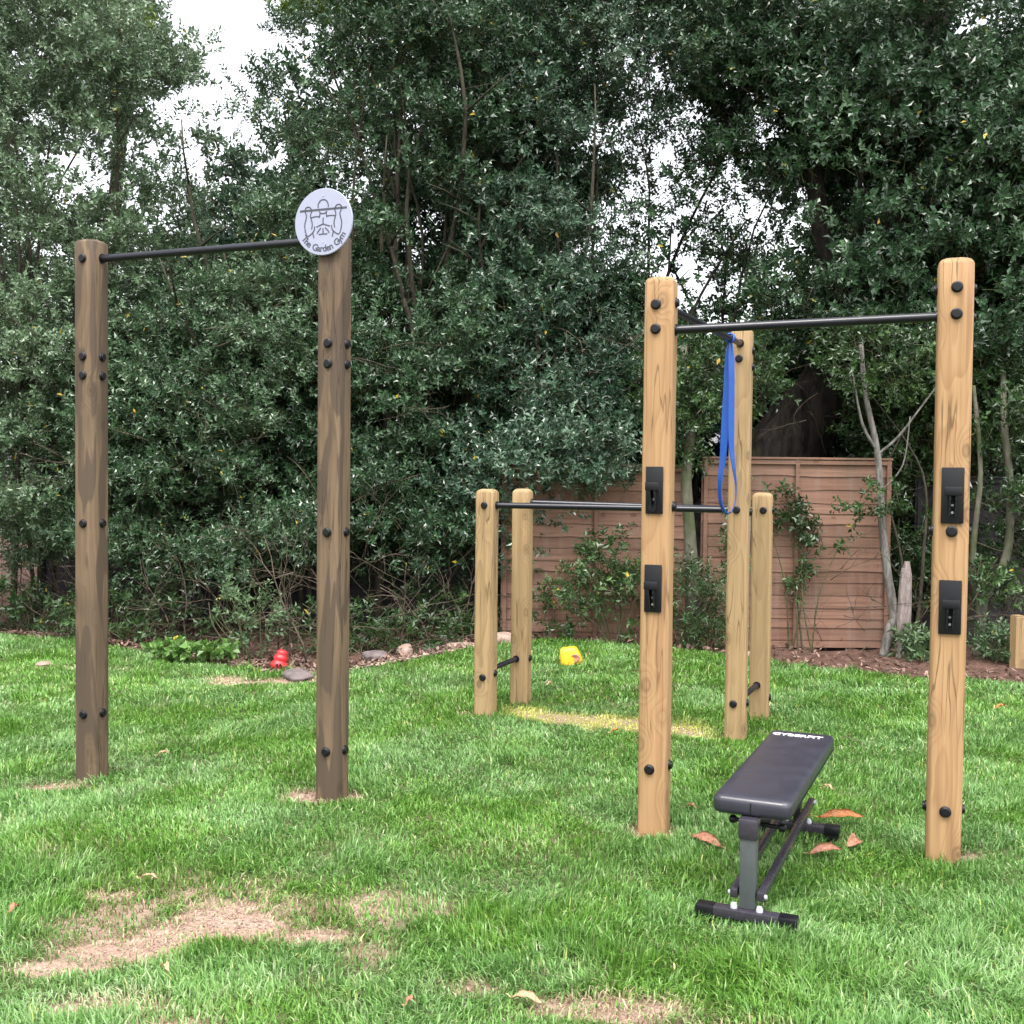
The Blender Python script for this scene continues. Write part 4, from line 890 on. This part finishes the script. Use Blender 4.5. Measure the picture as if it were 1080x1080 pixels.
# dry twigs under the hedge
def twigs():
    bm = bmesh.new(); rd = random.Random(5)
    def tw(p, d, L, r):
        p = Vector(p); d = Vector(d).normalized(); pts = [p]
        for k in range(6):
            d = (d + Vector((rd.uniform(-.35, .35), rd.uniform(-.2, .2), rd.uniform(-.3, .25)))).normalized(); pts.append(pts[-1] + d * L / 6)
        a_tube(bm, pts, [r * (1 - .13 * k) for k in range(7)], 5)
        if L > .3:
            for k in (2, 4): tw(pts[k], d + Vector((rd.uniform(-1, 1), rd.uniform(-.5, .3), rd.uniform(-.3, .8))), L * .45, r * .6)
    for i in range(170):
        x = rd.uniform(-6, .4); y = float(edge_y(x)) + rd.uniform(.12, 1.3) ; z = abs(rd.gauss(.0, .4))
        tw((x, y, min(z, 1.6)), (rd.uniform(-1, 1), rd.uniform(-.7, .1), rd.uniform(-.35, .5)), rd.uniform(.3, .9), rd.uniform(.003, .0065))
    for i in range(38):
        x = rd.uniform(-5.5, .2); y = float(edge_y(x)) + rd.uniform(.45, 1.5)
        tw((x, y, -.05), (rd.uniform(-.25, .25), rd.uniform(-.2, .2), 1.5), rd.uniform(.7, 1.3), rd.uniform(.005, .012))
    for i in range(60):
        x = rd.uniform(2.6, 5.2); y = 10.3 + rd.uniform(-.25, .15); z = abs(rd.gauss(.0, .5))
        tw((x, y, min(z, 1.2)), (rd.uniform(-1, 1), rd.uniform(-.4, .1), rd.uniform(-.2, 1.0)), rd.uniform(.3, .8), rd.uniform(.003, .006))
    for i in range(60):
        x = rd.uniform(-5, 5); y = 11.0; z = rd.uniform(1.4, 3.2)
        tw((x, y, z), (rd.uniform(-1, 1), rd.uniform(-.5, -.1), rd.uniform(-.3, .6)), rd.uniform(.5, 1.0), rd.uniform(.003, .006))
    tag(part('dry_twigs', bm, M_twig, smooth=True), 'tangle of dry bare twigs at the foot of the hedge', 'twigs', kind='stuff')
twigs()

# ------------------------------------------------------------------ leaf litter, rubble, stones
def litter():
    rs = np.random.default_rng(9); n = 9000
    x = rs.uniform(-6, 6, n); dy = np.abs(rs.normal(0, .7, n)) - .1; y = edge_y(x) + dy; k = (dy > 0) | (rs.random(n) < .3); k &= ((x < .3) | (rs.random(n) < .3)); x, y = x[k], y[k]; n = len(x)
    z = gh(x, y) + .02 + rs.random(n) * .035
    a = rs.uniform(0, 6.28, n); L = rs.uniform(.02, .05, n); W = L * rs.uniform(.2, .4, n); t = rs.normal(0, .5, n)
    d = np.stack([np.cos(a) * np.cos(t), np.sin(a) * np.cos(t), np.sin(t)], 1); s = np.stack([-np.sin(a), np.cos(a), rs.normal(0, .5, n)], 1)
    p = np.stack([x, y, z], 1); up = np.array([0, 0, 1.])
    V = np.stack([p - d * L[:, None], p + s * W[:, None] + up * (W * .4)[:, None], p + d * L[:, None], p - s * W[:, None] + up * (W * .4)[:, None]], 1).reshape(-1, 3)
    i = np.arange(n)[:, None] * 4
    tag(link('leaf_litter', np_mesh('leaf_litter', V, [i + [0, 1, 2], i + [0, 2, 3]], M_dead, attrs={'rnd': np.repeat(rs.random(n) ** 1.3, 4)})), 'brown fallen leaf litter covering the soil under the hedge', 'leaf litter', kind='stuff')
litter()
def stone_bm(c, s, seed, rot=0):
    bm = bmesh.new(); bmesh.ops.create_icosphere(bm, subdivisions=3, radius=1); rs = random.Random(seed); o = [rs.uniform(0, 50) for _ in range(3)]
    Rz = Matrix.Rotation(rot, 3, 'Z')
    for v in bm.verts:
        q = v.co; k = 1 + .55 * (float(fbm(q.x * 1.2 + o[0], q.y * 1.2 + o[1], q.z * 1.2 + o[2], seed)) - .5)
        q = Vector([math.copysign(abs(t) ** .8, t) for t in q]) * k
        v.co = Vector(c) + Rz @ Vector((q.x * s[0], q.y * s[1], q.z * s[2]))
    return bm
for i, (x, y, s, m, lb) in enumerate((
    (-.45, 10.2, (.17, .1, .045), M_stone, 'long flat pink stone just left of the short golden posts'),
    (-.06, 10.28, (.13, .1, .075), M_stone, 'pale pink stone seen between the two short golden posts'),
    (-.95, 9.95, (.09, .07, .07), M_stone, 'upright pinkish stone at the lawn edge right of the sign post'),
    (-1.72, 8.93, (.20, .12, .035), M_stone_d, 'flat dark slate stone in front of the red rubber toy'),
    (-1.2, 9.75, (.12, .09, .06), M_stone_d, 'dark brown stone beside the upright pinkish stone'),
    (-.72, 10.1, (.10, .08, .05), M_stone_d, 'small dark stone left of the long flat pink stone'),
    (2.16, 10.05, (.07, .05, .03), M_stone, 'small pinkish stone on the mulch right of the band post'),
    (-4.0, 9.45, (.09, .06, .02), M_stone, 'small flat tan stone in the grass left of the weathered posts'))):
    tag(part('stone', stone_bm((x, y, gz(x, y) + s[2] * .55), s, i, i * .7), m, None, (x, y, gz(x, y)), smooth=True), lb, 'stone', 'stones along the lawn edge')
def rubble():
    rs = random.Random(3); bm = bmesh.new()
    for i in range(420):
        x = rs.gauss(-1.35, .55); y = float(edge_y(x)) + rs.uniform(-.05, .35); r = rs.uniform(.008, .03)
        rr = bmesh.ops.create_icosphere(bm, subdivisions=1, radius=r)
        k = Vector((rs.uniform(.8, 1.4), rs.uniform(.7, 1.2), rs.uniform(.4, .8)))
        for v in rr['verts']: v.co = Vector((v.co.x * k.x, v.co.y * k.y, v.co.z * k.z)) * rs.uniform(.85, 1.15) + Vector((x, y, gz(x, y) + .02))
    tag(part('gravel', bm, M_stone), 'pinkish rubble and gravel scattered along the lawn edge', 'gravel', kind='stuff')
rubble()

def crumbs():
    rs = random.Random(8); bm = bmesh.new(); n = 0
    while n < 900:
        x, y = rs.uniform(-1.9, .8), rs.uniform(3.1, 5.7)
        if float(bare(x, y)) < rs.uniform(.3, .9): continue
        n += 1; r = rs.choice((.002, .003, .004, .006)) * rs.uniform(.7, 1.3)
        rr = bmesh.ops.create_icosphere(bm, subdivisions=1, radius=r); k = rs.uniform(.4, .9)
        for v in rr['verts']: v.co = Vector((v.co.x, v.co.y * k, v.co.z * .7)) * rs.uniform(.8, 1.2) + Vector((x, y, gz(x, y) - .008))
    tag(part('soil_crumbs', bm, M_stone), 'crumbs of dry earth and grit on the bare lawn patches', 'soil crumbs', kind='stuff')
crumbs()

# weathered stake, sawn post
bm = bmesh.new(); n = 9
for (ox, w_, h_, lean) in ((-.026, .05, .80, .02), (.03, .058, .86, -.01)):
    pts = [Vector((3.63 + ox + lean * t, 10.22, -.1 + (h_ + .1) * t)) for t in np.linspace(0, 1, 8)]
    a_tube(bm, pts, [w_ * (.75 if k < 7 else .45) for k in range(8)], 6, noise=.13)
tag(part('wooden_stake', bm, M_stake, None, (3.63, 10.22, 0)), 'weathered grey split wooden stake standing in front of the reddish fence', 'stake')
bm = bmesh.new(); a_box(bm, (4.47, 9.75, .19), (.09, .09, .46), Matrix.Rotation(.2, 3, 'Z'), .006)
for k in range(3): a_box(bm, (4.47 + .0 * k, 9.75, .425 + .002 * k), (.085 - .02 * k, .085 - .02 * k, .006), Matrix.Rotation(.2, 3, 'Z'))
tag(part('short_post', bm, M_green, None, (4.47, 9.75, 0)), 'short sawn pale wooden post cut off by the right edge', 'post')

# toys
zt = gz(-1.95, 9.3); KM = Matrix.Translation((-1.955, 9.28, zt + .025)) @ Matrix.Rotation(R(13), 4, 'Y') @ Matrix.Rotation(R(-8), 4, 'X')
bm = bmesh.new(); prof = [(.028, .0), (.05, .004), (.064, .02), (.068, .038), (.064, .056), (.054, .068), (.050, .074), (.053, .081), (.056, .094), (.052, .108), (.044, .117), (.040, .122), (.042, .129), (.042, .141), (.036, .152), (.026, .158), (.014, .16)]
a_lathe(bm, [(a * 1.05, b * 1.08) for a, b in prof], KM, 28)
o = part('dog_toy', bm, M_red, None, (-1.955, 9.28, zt), smooth=True); tag(o, 'red ridged rubber dog toy standing on the soil at the lawn edge', 'dog toy')
bm = bmesh.new(); a_lathe(bm, [(.011, .0), (.011, .006), (.001, .0065)], KM @ Matrix.Translation((-.006, -.066, .045)) @ Matrix.Rotation(R(90), 4, 'X'), 12); part('hole', bm, M_cap, o)
zy = gz(.51, 9.2); YM = Matrix.Translation((.515, 9.2, zy + .015)) @ Matrix.Rotation(R(-12), 4, 'Z') @ Matrix.Rotation(R(-9), 4, 'Y')
bm = bmesh.new()
lo = [(-.085, -.06), (.085, -.06), (.085, .06), (-.085, .06)]; rings = []
for zz, k, sh in ((0, 1.0, 0), (.05, .97, -.004), (.10, .86, -.010), (.132, .74, -.016), (.142, .55, -.018)):
    ring = []
    for (cx, cy, a0) in ((1, 1, 0), (-1, 1, 90), (-1, -1, 180), (1, -1, 270)):
        for q in range(5): t = R(a0 + 22.5 * q); ring.append(bm.verts.new(YM @ Vector((sh + k * (cx * .062 + .026 * math.cos(t)), k * (cy * .04 + .026 * math.sin(t)), zz))))
    rings.append(ring)
for a, b in zip(rings, rings[1:]):
    for q in range(20): bm.faces.new((a[q], a[(q + 1) % 20], b[(q + 1) % 20], b[q]))
bm.faces.new(rings[-1]); bm.faces.new(rings[0][::-1])
o = part('plastic_toy', bm, M_yel, None, (.515, 9.2, zy), smooth=True, autos=50); tag(o, 'small yellow plastic toy with a pinkish oval opening, lying on the grass', 'toy')
bm = bmesh.new(); OM = YM @ Matrix.Translation((.035, -.062, .048)) @ Matrix.Rotation(R(-20), 4, 'Z') @ Matrix.Rotation(R(90), 4, 'X') @ Matrix.Rotation(R(18), 4, 'Z') @ Matrix.Diagonal((1.6, 1.0, 1, 1))
a_lathe(bm, [(.034, -.006), (.036, .006), (.030, .009), (.024, .004), (.001, .001)], OM, 20); part('opening', bm, M_pink, o, smooth=True, autos=50)

# ------------------------------------------------------------------ fallen leaves on the lawn
def fallen(x, y, L, W, ang, mat, label, curl=.5, tilt=0.0, lift=.03, stalk=True):
    bm = bmesh.new(); nu, nv = 12, 6; M = Matrix.Translation((x, y, gz(x, y) + lift)) @ Matrix.Rotation(ang, 4, 'Z') @ Matrix.Rotation(tilt, 4, 'X')
    g = []
    for i in range(nu + 1):
        s = i / nu; w = W * (math.sin(math.pi * min(1, s * .97 + .015)) ** .75) * (1 - .25 * s); row = []
        for j in range(nv + 1):
            t = (j / nv - .5) * 2; yy = t * w / 2; zz = curl * (abs(t) ** 1.6) * w * .5 + .02 * math.sin(s * 3.0) + .004 * math.sin(s * 17 + t * 3) * abs(t)
            row.append(bm.verts.new(M @ Vector(((s - .5) * L, yy, zz))))
        g.append(row)
    for i in range(nu):
        for j in range(nv): bm.faces.new((g[i][j], g[i + 1][j], g[i + 1][j + 1], g[i][j + 1]))
    e = M @ Vector((-L * .5, 0, .0)); f = M @ Vector((-L * .68, .006, .004))
    if stalk: a_tube(bm, [e, e.lerp(f, .5) + Vector((0, 0, .003)), f], [.0018, .0015, .0012], 5)
    bmesh.ops.solidify(bm, geom=[f_ for f_ in bm.faces if len(f_.verts) == 4][:nu * nv], thickness=.0008)
    o = part('fallen_leaf', bm, mat, None, (x, y, gz(x, y)), smooth=True); tag(o, label, 'leaf', 'dead leaves lying on the lawn')
fallen(.862, 4.79, .17, .062, R(128), M_leafbrown, 'large folded pinkish brown leaf on the grass left of the bench', .4, -.45)
fallen(1.345, 4.66, .16, .05, R(18), M_leafbrown, 'long rusty leaf with its tip raised, right of the bench, lower of a pair', .7, .5)
fallen(1.50, 4.79, .11, .06, R(50), M_leafbrown, 'broad rusty leaf overlapping the upper end of the long rusty leaf', .5, .6)
fallen(1.535, 5.08, .21, .055, R(2), M_leaforange, 'long orange leaf leaning over the rear foot of the bench', .5, .55, .055)
fallen(.872, 5.26, .07, .026, R(-30), M_leafbrown, 'small thin brown leaf behind the large folded leaf', .8, .2)
fallen(3.44, 7.72, .09, .04, R(10), M_leaforange, 'small orange leaf alone on the grass near the right edge', .6)
fallen(.06, 3.30, .11, .038, R(-28), M_leaftan, 'tan leaf with an orange patch on the bare soil at the bottom edge', .5, .2, .02)
fallen(-1.085, 3.47, .05, .026, R(-50), M_leaftan, 'small tan leaf in the grass below the bare sandy patch', .6)
fallen(-1.80, 4.0, .045, .03, R(70), M_leafbrown, 'small pink brown leaf near the left edge of the lawn', .5)
fallen(-.285, 3.24, .04, .028, R(20), M_leafbrown, 'tiny pinkish leaf at the bottom edge left of the tan leaf', .5)
fallen(.655, 6.85, .07, .03, R(5), M_leaforange, 'small orange leaf beside the hook post', .6)
fallen(1.62, 5.6, .065, .035, R(-35), M_leaftan, 'small tan leaf on the grass behind the bench', .5)
fallen(-1.40, 4.28, .09, .022, R(-12), M_leaftan, 'thin straw coloured leaf above the bare sandy patch', .4)
fallen(.30, 8.3, .05, .035, R(25), M_leaftan, 'tiny pale leaf in front of the yellow toy', .5)
fallen(-1.98, 6.3, .08, .035, R(20), M_leaftan, 'yellowish leaf on the grass between the brown posts', .4)
print('done')
